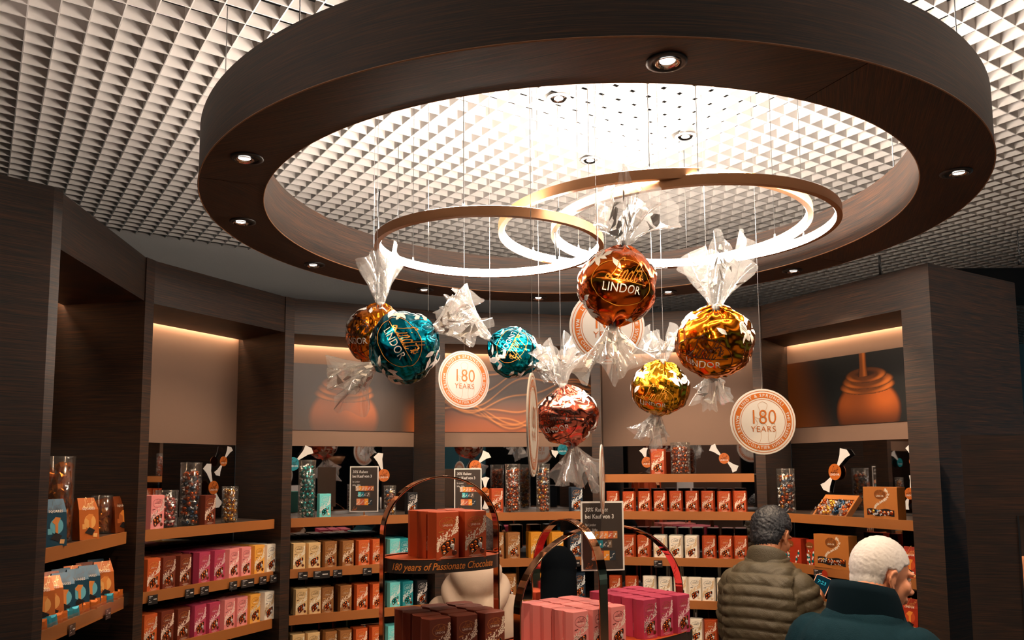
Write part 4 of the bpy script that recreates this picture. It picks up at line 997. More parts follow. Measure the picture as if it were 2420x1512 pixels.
    # twisted cellophane ends
    for e, (sgn, (L_, sprd, dirv)) in enumerate(zip((1, -1), tails)):
        dz = np.array([0, 0, sgn*1.0])*float(sk.r(dz_ := np.array([[0, 0, sgn*1.0]]))[0]) @ Bm
        D_ = Vector(dirv).normalized() if dirv is not None else az*sgn
        o1 = D_.orthogonal().normalized(); o2 = D_.cross(o1)
        q = random.Random(seed*10+e); p1, p2, p3 = q.uniform(0, 6), q.uniform(0, 6), q.uniform(0, 6); nf = q.choice((4, 5, 6))
        def surf(tt, ph):
            cor = 0.72+0.42*max(abs(math.cos(ph-p3)), abs(math.sin(ph-p3)))**5
            pl_ = math.sin(nf*ph+p1+1.2*math.sin(2*ph+p2))
            ang = sprd*(0.55+0.45*math.sin(2*ph+p2)**2)*(0.72+0.38*pl_)
            l = L_*cor*tt*(0.90+0.14*math.sin(3*ph+p3))
            fold = 0.018*math.sin(11*ph+p2+5*tt)*tt*(1-0.3*tt)+0.008*math.sin(23*ph+9*tt)*tt
            a_ = ang*(tt**0.30)
            rad_ = 0.012*k+l*math.sin(a_)+fold; h_ = l*math.cos(a_)+0.03*abs(pl_)*tt*L_*3
            return Vector(dz)-az*sgn*0.008+(o1*math.cos(ph)+o2*math.sin(ph))*rad_+D_*h_
        nph, nt_ = 150, 16; vs = [surf(j/nt_, 2*PI*i/nph) for j in range(nt_+1) for i in range(nph)]
        fs = [(j*nph+i, j*nph+(i+1) % nph, (j+1)*nph+(i+1) % nph, (j+1)*nph+i) for j in range(nt_) for i in range(nph)]
        if L_ > 0.02:
            fo = MB().add(vs, fs, 0, True).build('cellophane_end', M['cello'], t)
            lv = MB()
            for w_ in range(22):
                t0, f0, ro = q.uniform(0.18, 0.8), q.uniform(0, 6.28), q.uniform(0, 6.28)
                g = leaf2d(0, 0, ro, 0.036, 0.015)
                pts = [surf(min(1, max(0.05, t0+y/L_)), f0+x/(L_*0.6*max(t0, 0.25)))+Vector((0, -0.0012, 0)) for x, y in g[0]]
                lv.add(pts, g[1])
            lv.build('leaf_print', M['whiteprint'], fo)
        kn = MB(); kn.tube([Vector(dz)-az*sgn*0.012, Vector(dz)+D_*0.012], [0.013*k, 0.011*k], 10); kn.build('tied_neck', M['cello2'], t)
    for wx, wy in wires:                       # steel wires, straight up to the grid
        a = at(wx, wy, Y)-c; MB().tube([a, (a.x, a.y, ZC-c.z)], 0.0009, 5).build('hanging_wire', M['wire'], t)
    return t
M['whiteprint'] = mat('white_ink', C(240, 235, 228), 0.5)
M['cello'] = film_mat('cellophane', 0.50, (0.97, 0.96, 0.95), 0.24)
M['cello2'] = mat('gathered_cellophane', C(235, 228, 220), 0.3)
gs, ts, ds = mat('gold_script_print', C(225, 150, 50), 0.3, 0.3), mat('orange_script_print', C(235, 160, 70), 0.3, 0.3), mat('dark_script_print', C(60, 26, 14), 0.3)
fc, ft, fp, fo_, fg = foil('copper_foil_wrap', C(205, 92, 22)), foil('teal_foil_wrap', C(5, 108, 128)), foil('pink_foil_wrap', C(222, 122, 98)), foil('orange_foil_wrap', C(232, 132, 26)), foil('gold_foil_wrap', C(222, 158, 36))
candy(1460, 677, 2.53, 0.135, (0.16, 0.0, 0.98), (0.0, -1, -0.12), fc, gs, ((0.20, 1.05, (0.12, 0.05, 1)), (0.17, 0.95, (-0.05, 0.0, -1))), 1, 'large copper foil candy lettered LINDOR, the biggest and highest hanging', [(1411, 600)])
candy(955, 820, 2.79, 0.134, (0.86, -0.12, 0.50), (-0.02, -1.0, 0.05), ft, ts, ((0.17, 0.85, (1, 0.1, 0.35)), (0.17, 0.85, (-0.85, 0, -0.5))), 2, 'large teal foil candy tilted over the gold one, at left', [(1012, 735), (890, 730)])
candy(1213, 832, 3.45, 0.119, (0.86, 0.1, -0.48), (-0.05, -0.95, 0.22), ft, ts, ((0.10, 0.55, (0.9, 0, -0.45)), (0.24, 0.42, (-0.80, 0, 0.75))), 3, 'smaller teal foil candy, its lettering upside down', [(1158, 800), (1274, 800)])
candy(1342, 983, 3.28, 0.127, (-0.16, -0.12, 0.97), (-0.50, -0.80, -0.36), fp, ds, ((0.20, 0.75, (-0.05, -0.05, 1)), (0.18, 0.95, (0.16, 0, -1))), 4, 'pink foil candy, the lowest hanging one', [(1326, 905)])
candy(1688, 808, 2.76, 0.136, (-0.05, -0.55, 0.83), (-0.55, -0.72, -0.62), fo_, ds, ((0.23, 0.80, (0.05, -0.1, 1)), (0.12, 0.8, (0.1, 0.6, -0.6))), 5, 'large orange foil candy furthest right, tail fanned upward', [(1672, 720)])
candy(1560, 917, 3.36, 0.123, (0.05, -0.42, 0.9), (-0.42, -0.72, -0.55), fg, gs, ((0.15, 0.95, (0.0, -0.05, 1)), (0.14, 0.7, (-0.3, 0.35, -0.9))), 6, 'yellow gold foil candy between the pink and orange ones', [(1545, 830), (1568, 840)])
candy(893, 793, 3.18, 0.130, (0.10, -0.05, 1.0), (-0.62, -0.76, -0.15), foil('amber_foil_wrap', C(214, 118, 24)), ds, ((0.22, 0.62, (-0.05, 0, 1)), (0.03, 0.6, (-0.1, 0, -1))), 7, 'amber gold foil candy half hidden behind the large teal one', [(883, 620)])

# ------------------------------------------------------------------ round anniversary discs
M['discpaper'] = mat('disc_paper', C(200, 192, 182), 0.55); M['discorange'] = mat('disc_orange', C(190, 100, 30), 0.4, 0.2); M['faint'] = mat('disc_faint', C(185, 150, 122), 0.5)
def ring2d(r0, r1, n=72): 
    vs = [(r*math.cos(2*PI*k/n), r*math.sin(2*PI*k/n)) for k in range(n) for r in (r0, r1)]; return vs, [(2*k, 2*k+1, (2*k+3) % (2*n), (2*k+2) % (2*n)) for k in range(n)]
def arc_text(s, r, a0, a1, size, inward=True, bold=0.02):
    ws = []
    for ch in s:
        if ch == ' ': ws.append(0.32); continue
        v, f = text2d(ch, 1, 0, 1, bold, 'LEFT', res=2); ws.append(max(x for x, y in v)+0.10)
    tot = sum(ws); out = []; p = 0
    for ch, w_ in zip(s, ws):
        a = a0+(a1-a0)*(p+w_/2)/tot; p += w_
        if ch == ' ': continue
        v, f = text2d(ch, 1, 0, 1, bold, 'LEFT', res=2); mx = max(x for x, y in v)
        g = ([((x-mx/2)*size, y*size) for x, y in v], f)
        rot = a-PI/2 if not inward else a+PI/2
        out.append(xf2d(g, 1, r*math.cos(a), r*math.sin(a), rot))
    return merge2d(out)
def disc_art(R):
    d = math.radians
    return {'gold_rings': merge2d([ring2d(0.725*R, 0.875*R), ring2d(0.93*R, 0.945*R), ring2d(0.672*R, 0.685*R)]),
            'lettering': merge2d([arc_text('LINDT & SPRÜNGLI', 0.797*R, d(150), d(38), 0.135*R, False), arc_text('MAÎTRE CHOCOLATIER SUISSE DEPUIS 1845', 0.797*R, d(166), d(381), 0.125*R, True)]),
            'numerals': merge2d([xf2d(text2d('180', 1, 0, 1.02, -0.008, res=4), 0.56*R, 0, 0.12*R, sy=0.62*R), xf2d(text2d('YEARS', 1, 0, 1.12, -0.008, res=3), 0.25*R, 0, -0.235*R)]),
            'faint_lion': merge2d([ribbon([(x*R*0.55, (y-0.35)*R*0.95) for x, y in catmull(q, 6)], 0.012*R) for q in (
                [(0.0, 1.0), (0.25, 0.9), (0.15, 0.7), (0.0, 0.6), (-0.15, 0.7), (-0.25, 0.9), (0.0, 1.0)], [(0.0, 0.6), (0.15, 0.5), (0.1, 0.3), (0.3, 0.1), (0.25, -0.2), (0.4, -0.5), (0.2, -0.6)],
                [(0.0, 0.6), (-0.2, 0.45), (-0.5, 0.5), (-0.3, 0.3), (-0.5, 0.15), (-0.2, 0.1), (-0.15, -0.2), (-0.4, -0.5), (-0.25, -0.6)], [(0.3, 0.1), (0.6, 0.3), (0.7, 0.0), (0.6, -0.3), (0.8, -0.5)])])}
def disc(cpx, cpy, Y, R, yaw, lab):
    c = at(cpx, cpy, Y); t = empty('anniversary_disc', c, yaw, label=lab, cat='hanging disc', group='round anniversary discs on wires')
    n = 72; mb = MB(); v = [(R*math.cos(2*PI*k/n), R*math.sin(2*PI*k/n)) for k in range(n)]
    mb.add([(x, -0.002, z) for x, z in v]+[(x, 0.002, z) for x, z in v], [tuple(range(n)), tuple(range(2*n-1, n-1, -1))]+[(i, n+i, n+(i+1) % n, (i+1) % n) for i in range(n)]); mb.build('card', M['discpaper'], t)
    A = disc_art(R)
    for nm, m_, off in (('gold_rings', M['discorange'], 0.0026), ('lettering', M['discpaper'], 0.0032), ('faint_lion', M['faint'], 0.0026), ('numerals', M['discorange'], 0.0032)):
        mb = MB(); emit2d(mb, A[nm], -off)
        m2 = MB(); emit2d(m2, A[nm], -off); mb.add([(-x, -y, z) for x, y, z in m2.v], m2.f)     # printed on both sides
        mb.build(nm, m_, t)
    MB().tube([(0, 0, R-0.004), (0, 0, ZC-c.z)], 0.0008, 5).build('hanging_wire', M['wire'], t)
    return t
disc(1803, 996, 3.05, 0.124, 0.02, 'round 180 YEARS disc furthest right, fully facing')
disc(1097, 897, 3.35, 0.121, 0.56, 'round 180 YEARS disc between the two teal candies')
disc(1435, 771, 2.85, 0.136, 0.10, 'round 180 YEARS disc half hidden behind the copper candy')
disc(1259, 1003, 2.15, 0.138, 1.44, 'anniversary disc seen edge on, left of the pink candy')
disc(1423, 1132, 2.72, 0.116, 1.40, 'anniversary disc seen edge on, above the lowest sign')

# ------------------------------------------------------------------ copper display stands
M['trayband'] = mat('tray_band', C(52, 42, 38), 0.45); M['traytop'] = mat('tray_top', C(190, 78, 30), 0.4); M['bandtext'] = mat('band_text', C(225, 135, 60), 0.4)
def sup(a, b, t, e=2.0):
    c, s = math.cos(t), math.sin(t); return (a*math.copysign(abs(c)**(2/e), c), b*math.copysign(abs(s)**(2/e), s))
def tray(par, a, b, z, e, txt, t0, th=0.036, name='tray', size=0.027):
    n = 96; P = [sup(a, b, 2*PI*k/n, e) for k in range(n)]
    o = MB().prism([(x*0.985, y*0.985) for x, y in P], z-th, z).build(name, M['traytop'], par)
    mb = MB(); Q = [(x, y) for x, y in P]; ins = [(x*0.985, y*0.985) for x, y in P]
    vs = [(x, y, z-th) for x, y in Q]+[(x, y, z+0.004) for x, y in Q]+[(x, y, z+0.004) for x, y in ins]
    mb.add(vs, [(i, (i+1) % n, n+(i+1) % n, n+i) for i in range(n)]+[(n+i, n+(i+1) % n, 2*n+(i+1) % n, 2*n+i) for i in range(n)], 0, False); mb.build('rim_band', M['trayband'], o)
    M['rimgold'] = M.get('rimgold') or mat('rim_line', C(170, 80, 35), 0.4)
    MB().tube([(x, y, z+0.004) for x, y in Q], 0.0015, 5, closed=True).build('rim_line', M['rimgold'], o)
    if txt:
        # arc length table, going counter-clockwise from t0
        N = 2000; L = [0]; pts = []
        for k in range(N+1):
            pts.append(sup(a+0.0012, b+0.0012, t0+2*PI*k/N, e))
            if k: L.append(L[-1]+math.hypot(pts[k][0]-pts[k-1][0], pts[k][1]-pts[k-1][1]))
        g = tri_sub(xf2d(text2d(txt, 1, 0.32, 0.98, 0.012, 'LEFT', res=3), size*0.86, 0, 0, sy=size), 0.007); vs = []
        for x, y in g[0]:
            s_ = min(max(x, 0), L[-1]*0.99); k = int(np.searchsorted(L, s_)); k = max(1, min(k, N)); f_ = (s_-L[k-1])/max(1e-9, L[k]-L[k-1])
            vs.append((pts[k-1][0]*(1-f_)+pts[k][0]*f_, pts[k-1][1]*(1-f_)+pts[k][1]*f_, z-th*0.5+y))
        MB().add(vs, g[1]).build('lettering', M['bandtext'], o)
    return o
def arch(par, p, q, zbase, zs, rise, wd=0.036, thk=0.005, name='arch'):
    """flat copper band: leg at p up to zs, over the top, down to q"""
    p, q = Vector(p), Vector(q); h = (q-p)/2; c = (p+q)/2; u = h.normalized(); n = Vector((-u.y, u.x, 0)); hw = h.length
    path = [(-hw, zbase), (-hw, (zbase+zs)/2)]+[(-hw*math.cos(PI*k/40), zs+rise*math.sin(PI*k/40)) for k in range(41)]+[(hw, (zbase+zs)/2), (hw, zbase)]
    vs = []; m_ = len(path)
    for i, (x, z) in enumerate(path):
        a_, b_ = path[max(i-1, 0)], path[min(i+1, m_-1)]; tx, tz = b_[0]-a_[0], b_[1]-a_[1]; l = math.hypot(tx, tz); nx, nz = -tz/l, tx/l
        for so, sn in ((-0.5, -0.5), (0.5, -0.5), (0.5, 0.5), (-0.5, 0.5)):
            vs.append(c+u*(x+nx*thk*so)+n*(wd*sn)+Vector((0, 0, z+nz*thk*so)))
    fs = [(i*4+k, i*4+(k+1) % 4, (i+1)*4+(k+1) % 4, (i+1)*4+k) for i in range(m_-1) for k in range(4)]+[(3, 2, 1, 0), ((m_-1)*4, (m_-1)*4+1, (m_-1)*4+2, (m_-1)*4+3)]
    o = MB().add(vs, fs).build(name, M['copper'], par); bv = o.modifiers.new('b', 'BEVEL'); bv.width = 0.0012; bv.segments = 2
    return o
A1 = math.radians(28); S1c = Vector((-0.219, 2.50, 0)); ZA = CZ-0.2580
s1 = empty('display_stand', (S1c.x, S1c.y, 0), A1, label='tiered copper arch stand in front of the cream hoodie, left of two', cat='display stand', group='copper arch display stands')
tray(s1, 0.180, 0.120, ZA, 2.3, '180 years of Passionate Chocolate', math.radians(197), name='upper_tray', size=0.0285)
tray(s1, 0.200, 0.150, ZA-0.298, 2.3, None, 0, name='lower_tray')
tray(s1, 0.200, 0.150, 0.62, 2.3, None, 0, name='base_tray'); tray(s1, 0.21, 0.16, 0.06, 2.3, None, 0, 0.05, name='foot')
arch(s1, (-0.188, 0, 0), (0.188, 0, 0), 0.0, CZ-0.185, 0.167)
A2 = math.radians(40); S2c = Vector((0.30, 3.02, 0)); ZB = CZ-0.606
s2 = empty('display_stand', (S2c.x, S2c.y, 0), A2, label='wide stand with two crossing copper arches over pink boxes, right of two', cat='display stand', group='copper arch display stands')
tray(s2, 0.44, 0.19, ZB, 3.2, '180 years of Passionate Chocolate', math.radians(236), name='tray', th=0.040, size=0.030)
tray(s2, 0.44, 0.19, 0.75, 3.2, None, 0, name='middle_tray'); tray(s2, 0.45, 0.2, 0.06, 3.2, None, 0, 0.05, name='foot')
R2 = Matrix.Rotation(-A2, 3, 'Z'); l2 = lambda x, y: R2 @ (Vector((x, y, 0))-S2c)
arch(s2, l2(0.012, 2.715), l2(0.648, 3.215), 0.0, CZ-0.47, 0.270, name='wide_arch')
arch(s2, l2(0.086, 3.089), l2(0.303, 2.775), 0.0, CZ-0.385, 0.208, name='narrow_arch')
def stack(cx, cy, ang, z, cols, rows_, var, label, group, sx=1.14, pc=0.0, gaps=(), front_art=1):
    u = Vector((math.cos(ang), math.sin(ang), 0)); v = Vector((-math.sin(ang), math.cos(ang), 0))
    for j in range(rows_):
        for i in range(cols):
            if (i, j) in gaps: continue
            p = Vector((cx, cy, z+0.0005))+u*(i*(BW*sx+0.004))+v*(j*(BD*sx+0.003))+Vector((rnd.uniform(-.002, .002), rnd.uniform(-.002, .002), 0))
            lab = '%s truffle box, %s from left, %s row, %s' % (VAR[var][3], ORD[i], ORD[j], label)
            truffle_box(var, p, ang+rnd.uniform(-0.04, 0.04)+pc, lab, group, j < front_art or i == 0 and j < 2, 1.0, sx=sx)
u1 = math.radians(32)
stack(-0.207, 2.410, u1, ZA, 2, 3, 'red', 'upper tray of left stand', 'truffle boxes on the upper tray of the left stand', sx=1.12)
stack(-0.225, 2.375, u1, ZA-0.298, 3, 4, 'brown', 'lower tray of left stand', 'truffle boxes on the lower tray of the left stand', sx=1.05)
stack(0.205, 2.760, math.radians(36), ZB, 3, 5, 'pink', 'right copper stand', 'pale pink truffle boxes on the right stand', sx=1.0)
stack(0.478, 3.005, math.radians(36), ZB, 3, 5, 'magenta', 'right copper stand', 'raspberry truffle boxes on the right stand', sx=1.0)
# ------------------------------------------------------------------ people
def fuse(mb, voxel, it=6, fac=0.6):
    """one continuous surface from overlapping closed shapes"""
    o = bpy.data.objects.new('f', mb.mesh('f', M['black'])); COL.objects.link(o)
    r_ = o.modifiers.new('r', 'REMESH'); r_.mode = 'VOXEL'; r_.voxel_size = voxel
    s_ = o.modifiers.new('s', 'SMOOTH'); s_.iterations = it; s_.factor = fac
    dg = bpy.context.evaluated_depsgraph_get(); me = bpy.data.meshes.new_from_object(o.evaluated_get(dg)); bpy.data.objects.remove(o)
    v = np.empty(len(me.vertices)*3); me.vertices.foreach_get('co', v); v = v.reshape(-1, 3)
    n = np.empty(len(me.vertices)*3); me.vertices.foreach_get('normal', n); n = n.reshape(-1, 3)
    return me, v, n
def setco(me, v, m_, name):
    me.vertices.foreach_set('co', v.ravel()); me.materials.clear(); me.materials.append(m_); me.name = name
    me.polygons.foreach_set('use_smooth', [True]*len(me.polygons)); me.update(); return me
def limb(mb, pts, rs, n=14):
    P = [Vector(p) for p in pts]; Q = []; S = []
    for i in range(len(P)-1):
        for k in range(4): t = k/4; Q.append(P[i].lerp(P[i+1], t)); S.append(rs[i]*(1-t)+rs[i+1]*t)
    Q.append(P[-1]); S.append(rs[-1]); mb.tube(Q, S, n)
    for p, r in ((P[0], rs[0]), (P[-1], rs[-1])): mb.sphere(p, r, n, 10)
    for p, r in zip(P[1:-1], rs[1:-1]): mb.sphere(p, r*1.0, n, 10)
def torso(mb, secs, n=24):
    """secs: (z, cx, cy, half width, half depth)"""
    vs = []; m_ = len(secs)
    for z, cx, cy, w_, d in secs:
        for k in range(n):
            a = 2*PI*k/n; c, s = math.cos(a), math.sin(a)
            vs.append((cx+w_*math.copysign(abs(c)**0.8, c), cy+d*math.copysign(abs(s)**0.8, s), z))
    fs = [(i*n+k, i*n+(k+1) % n, (i+1)*n+(k+1) % n, (i+1)*n+k) for i in range(m_-1) for k in range(n)]+[tuple(range(n-1, -1, -1)), tuple(range((m_-1)*n, m_*n))]
    mb.add(vs, fs)
def cat3(P, n=6):
    P = [Vector(p) for p in P]; out = []
    for i in range(len(P)-1):
        a, b, c, d = P[max(i-1, 0)], P[i], P[i+1], P[min(i+2, len(P)-1)]
        for k in range(n):
            t = k/n; out.append(0.5*((2*b)+(-a+c)*t+(2*a-5*b+4*c-d)*t*t+(-a+3*b-3*c+d)*t**3))
    return out+[P[-1]]
def roll(mb, pts, rs, n=16, k=6):            # smooth tube through points, round ends
    Q = cat3(pts, k); S = [rs[min(int(i/k), len(rs)-2)]*(1-(i % k)/k)+rs[min(int(i/k), len(rs)-2)+1]*((i % k)/k) for i in range(len(Q)-1)]+[rs[-1]]
    for q, s_ in zip(Q, S): mb.sphere(q, s_, n, 10)
class Head:                                   # local frame of a head: x right, y forward, z up
    def __init__(s, c, yaw, pitch, roll=0.0, sc=1.0):
        s.c = Vector(c); s.m = Matrix.Rotation(yaw, 3, 'Z') @ Matrix.Rotation(-pitch, 3, 'X') @ Matrix.Rotation(roll, 3, 'Y'); s.sc = sc
    def p(s, x, y, z): return s.c+s.m @ (Vector((x, y, z))*s.sc)
    def ell(s, mb, c, r, n=18):               # ellipsoid with radii r in head axes
        t = MB(); t.sphere((0, 0, 0), 1.0, n, 14); vs = [s.p(c[0]+v[0]*r[0], c[1]+v[1]*r[1], c[2]+v[2]*r[2]) for v in t.v]; mb.add(vs, t.f, 0, True)
def head_geo(mb, H):
    H.ell(mb, (0, -0.012, 0.030), (0.076, 0.094, 0.088)); H.ell(mb, (0, 0.028, -0.030), (0.062, 0.062, 0.075))
    H.ell(mb, (0, 0.062, -0.088), (0.026, 0.022, 0.020)); H.ell(mb, (0, 0.040, -0.075), (0.044, 0.040, 0.032))
    for x in (-1, 1): H.ell(mb, (x*0.040, 0.060, -0.018), (0.024, 0.022, 0.026)); H.ell(mb, (x*0.030, 0.078, 0.030), (0.028, 0.014, 0.010))
    H.ell(mb, (0, 0.098, -0.012), (0.0095, 0.014, 0.028)); H.ell(mb, (0, 0.110, -0.030), (0.0145, 0.015, 0.012))
    for x in (-1, 1): H.ell(mb, (x*0.012, 0.103, -0.034), (0.008, 0.010, 0.008))
    H.ell(mb, (0, 0.090, -0.058), (0.024, 0.012, 0.0065)); H.ell(mb, (0, 0.088, -0.068), (0.020, 0.012, 0.0070))
    for x in (-1, 1):                         # ears: rim, lobe, base
        pts = [H.p(x*(0.077+0.010*math.sin(q)), -0.018-0.016*math.cos(q*1.0)+0.004, -0.004+0.030*math.cos(PI-q)) for q in [PI*0.0+PI*1.0*k/8 for k in range(9)]]
        mb.tube([H.p(x*0.074, 0.004, -0.030), H.p(x*0.079, -0.004, -0.036), H.p(x*0.083, -0.016, -0.020), H.p(x*0.088, -0.026, 0.004), H.p(x*0.088, -0.022, 0.024), H.p(x*0.083, -0.006, 0.031), H.p(x*0.076, 0.006, 0.020)], 0.0052, 8)
        H.ell(mb, (x*0.079, -0.010, -0.002), (0.0045, 0.014, 0.026)); H.ell(mb, (x*0.078, -0.003, -0.031), (0.006, 0.008, 0.009))
skin_m = {k: mat('skin_'+k, c, 0.5, bump=(180, 0.05)) for k, c in (('tan', C(196, 128, 88)), ('ruddy', C(222, 150, 112)))}
eye_m = mat('eye', C(225, 220, 215), 0.2); iris_m = mat('iris', C(45, 30, 22), 0.2)
def face_parts(H, par, brow):
    for x in (-1, 1):
        mb = MB(); H.ell(mb, (x*0.030, 0.074, 0.012), (0.0115, 0.0105, 0.0080), 14); e = mb.build('eye', eye_m, par)
        mb = MB(); H.ell(mb, (x*0.031, 0.083, 0.012), (0.0045, 0.0030, 0.0045), 10); mb.build('iris', iris_m, e)
        mb = MB(); mb.tube([H.p(x*0.014, 0.092, 0.032), H.p(x*0.030, 0.091, 0.037), H.p(x*0.047, 0.078, 0.032)], [0.003, 0.004, 0.002], 6); mb.build('eyebrow', brow, par)
def hair_geo(H, dens, voxel, name, m_, par, back=-0.085, strand=0.003, top=0.012, side=0.010):
    mb = MB(); H.ell(mb, (0, -0.016, 0.038), (0.076+side, 0.094+0.008, 0.088+top)); H.ell(mb, (0, -0.045, -0.010), (0.072, 0.062, 0.070))
    me, v, n = fuse(mb, voxel, 4)
    Hi = H.m.transposed(); L = (v-np.array(H.c)) @ np.array(Hi).T/H.sc
    # keep hair off the face and neck: pull those vertices inside the skull
    x, y, z = L[:, 0], L[:, 1], L[:, 2]
    line = np.where(y > 0.028, 0.060+0.25*(y-0.05), np.where(y > 0.0, 0.018+1.2*(y), -0.03))   # lower limit of the hair
    line = np.where(y <= 0.0, np.where(y > -0.035, 0.036-0.2*np.abs(x)/0.08*0.0, back), line)
    over_ear = (y <= 0.0) & (y > -0.035) & (np.abs(x) > 0.05)
    line = np.where((y <= 0.0) & (y > -0.035) & ~over_ear, -0.02, line)
    k = np.clip((line-z)/0.010, 0, 1)
    cen = np.array([0, -0.012, 0.02]); L2 = cen+(L-cen)*(1-0.22*k)[:, None]
    r_ = np.random.RandomState(4); az_ = np.arctan2(L2[:, 0], L2[:, 1]+0.01)
    ph = 60*az_+18*np.sin(40*L2[:, 2]+3*az_)+ 300*L2[:, 2]*0.25
    nL = n @ np.array(Hi).T
    L2 += nL*((np.sin(ph)*np.sin(110*L2[:, 1]+ph*0.37)*strand+strand*0.8*np.sin(ph*2.3+50*L2[:, 2]))*(1-k))[:, None]
    v2 = np.array(H.c)+(L2*H.sc) @ np.array(H.m).T
    put(setco(me, v2, m_, name), name, par)
def hand_geo(mb, w_, d, up, side, curl=0.9, s=1.0):
    """palm from wrist w_ along d; palm faces up; fingers bend towards up; thumb on side"""
    w_, d, up, side = Vector(w_), Vector(d).normalized(), Vector(up).normalized(), Vector(side).normalized()
    for k in range(4):
        o = side*(0.027-0.018*k)*s; mb.tube([w_+o*0.6, w_+d*0.045*s+o, w_+d*0.085*s+o], [0.014*s, 0.0125*s, 0.0105*s], 10); mb.sphere(w_+d*0.085*s+o, 0.0105*s, 10, 8)
        a = 0.2+0.12*k; p = w_+d*0.085*s+o; dd = d
        for j, l in enumerate((0.040, 0.026, 0.020)):
            l *= (1.0, 1.08, 1.0, 0.82)[k]*s; a = curl*(0.55+0.5*j); dd = (d*math.cos(a)+up*math.sin(a)).normalized(); q = p+dd*l
            mb.tube([p, q], [0.0092*s-0.0006*j, 0.0084*s-0.0007*j], 10); mb.sphere(q, 0.0084*s-0.0007*j, 10, 8); p = q
    p = w_+side*0.024*s+d*0.012*s; 
    for l, v in ((0.040, (0.55, 0.55, 0.70)), (0.032, (0.75, 0.55, 0.30)), (0.026, (0.85, 0.45, -0.05))):
        q = p+(d*v[0]+up*v[1]+side*v[2]).normalized()*l*s; mb.tube([p, q], [0.0118*s, 0.0100*s], 10); mb.sphere(q, 0.0098*s, 10, 8); p = q
def legs(mb, hip=0.92, w_=0.095):
    for x in (-1, 1):
        limb(mb, [(x*w_, 0, hip), (x*(w_+0.01), 0.02, 0.50), (x*(w_+0.01), -0.02, 0.09)], [0.085, 0.056, 0.040]); limb(mb, [(x*(w_+0.01), -0.03, 0.045), (x*(w_+0.02), 0.14, 0.035)], [0.042, 0.034])
def quilt(v, n, axes, period, amp, start=0.0, noise=0.004, seed=0, tperiod=None):
    """puffy bands between seams. axes: list of polylines (limbs); the first is the torso, measured by height"""
    best = np.full(len(v), 1e9); s_ = np.zeros(len(v)); wh = np.zeros(len(v), int)
    for j, (pl, rad_) in enumerate(axes):
        acc = 0.0
        for a, b in zip(pl[:-1], pl[1:]):
            a, b = np.array(a), np.array(b); ab = b-a; L = np.linalg.norm(ab); t = np.clip(((v-a) @ ab)/(L*L), 0, 1); dd = np.linalg.norm(v-(a+t[:, None]*ab), axis=1)-rad_
            m_ = dd < best; best[m_] = dd[m_]; s_[m_] = (acc+t*L)[m_]; wh[m_] = j; acc += L
    tor = wh == 0; s_[tor] = (1.6-v[tor, 2])+0.018*np.cos(v[tor, 0]*9)+0.03*(v[tor, 0]**2)*6
    q = (s_+start)/period; fr = q-np.floor(q); bulge = np.sqrt(np.clip(np.sin(PI*fr), 0, 1))*amp
    r_ = np.random.RandomState(seed); w_ = np.zeros(len(v))
    for k in range(7):
        kk = r_.normal(size=3)*np.array([34, 34, 14]); w_ += np.sin(v @ kk+r_.uniform(0, 6)+2*np.sin(v @ (r_.normal(size=3)*15)))
    w2 = (1-np.abs(np.sin(v[:, 0]*60+v[:, 2]*25+2.5*np.sin(v[:, 2]*30+v[:, 1]*20))))**3
    return v+n*(bulge+noise*w_/7*2*np.sin(PI*fr)+w2*noise*0.7*np.sin(PI*fr))[:, None]
def folds(v, n, amp, seed=0, f=14):
    r_ = np.random.RandomState(seed); w_ = np.zeros(len(v))
    for k in range(9):
        kk = r_.normal(size=3)*f*np.array([1, 1, 0.6]); w_ += 1-2*np.abs(np.sin(v @ kk+r_.uniform(0, 6)+1.5*np.sin(v @ (r_.normal(size=3)*f*0.5))))
    return v+n*(amp*w_/4)[:, None]
def person(X, Y, yaw, label): return empty('person', (X, Y, 0), yaw, label=label, cat='person')

# man in a quilted olive jacket, seen from behind, looking down at a phone
yaw = -math.radians(38)
g = person(1.158, 3.76, yaw, 'man from behind in olive quilted jacket, dark hair, looking at phone')
H = Head((0.0, 0.075, 1.532), -0.16, 0.42, 0, 1.03)
mb = MB(); head_geo(mb, H); limb(mb, [(0, -0.01, 1.36), (0, 0.012, 1.46), (0, 0.04, 1.54)], [0.062, 0.058, 0.056])
torso(mb, [(0.86, 0, 0, 0.15, 0.10), (1.05, 0, 0, 0.15, 0.10), (1.25, 0, 0, 0.165, 0.11), (1.38, 0, 0, 0.155, 0.075), (1.42, 0, 0, 0.07, 0.05)])
RA = [(0.148, 0.0, 1.320), (0.195, 0.045, 1.105), (0.160, 0.245, 1.185)]; LA = [(-0.150, 0.0, 1.320), (-0.192, 0.06, 1.095), (-0.05, 0.27, 1.17)]
limb(mb, RA, [0.05, 0.042, 0.028]); limb(mb, LA, [0.05, 0.042, 0.028]); legs(mb)
hand_geo(mb, (0.155, 0.262, 1.192), (-0.10, 0.62, 0.78), (-0.95, 0.1, -0.2), (0.05, -0.85, 0.5), 1.0, 0.95)
hand_geo(mb, (-0.045, 0.285, 1.172), (0.9, 0.35, 0.25), (0, 0.3, 1), (-0.3, 0.7, 0.2), 0.7, 0.95)
me, v, n = fuse(mb, 0.0065, 3, 0.5)
body = put(setco(me, v, skin_m['tan'], 'body'), 'body', g)
M['hairdark'] = mat('grey_black_hair', C(38, 40, 44), 0.4, bump=(260, 0.3)); face_parts(H, body, M['hairdark'])
hair_geo(H, 1, 0.005, 'hair', M['hairdark'], g, back=-0.075, strand=0.0028, top=0.016, side=0.012)
M['olive'] = mat('olive_quilted', C(74, 66, 48), 0.6, bump=(220, 0.25))
mb = MB()
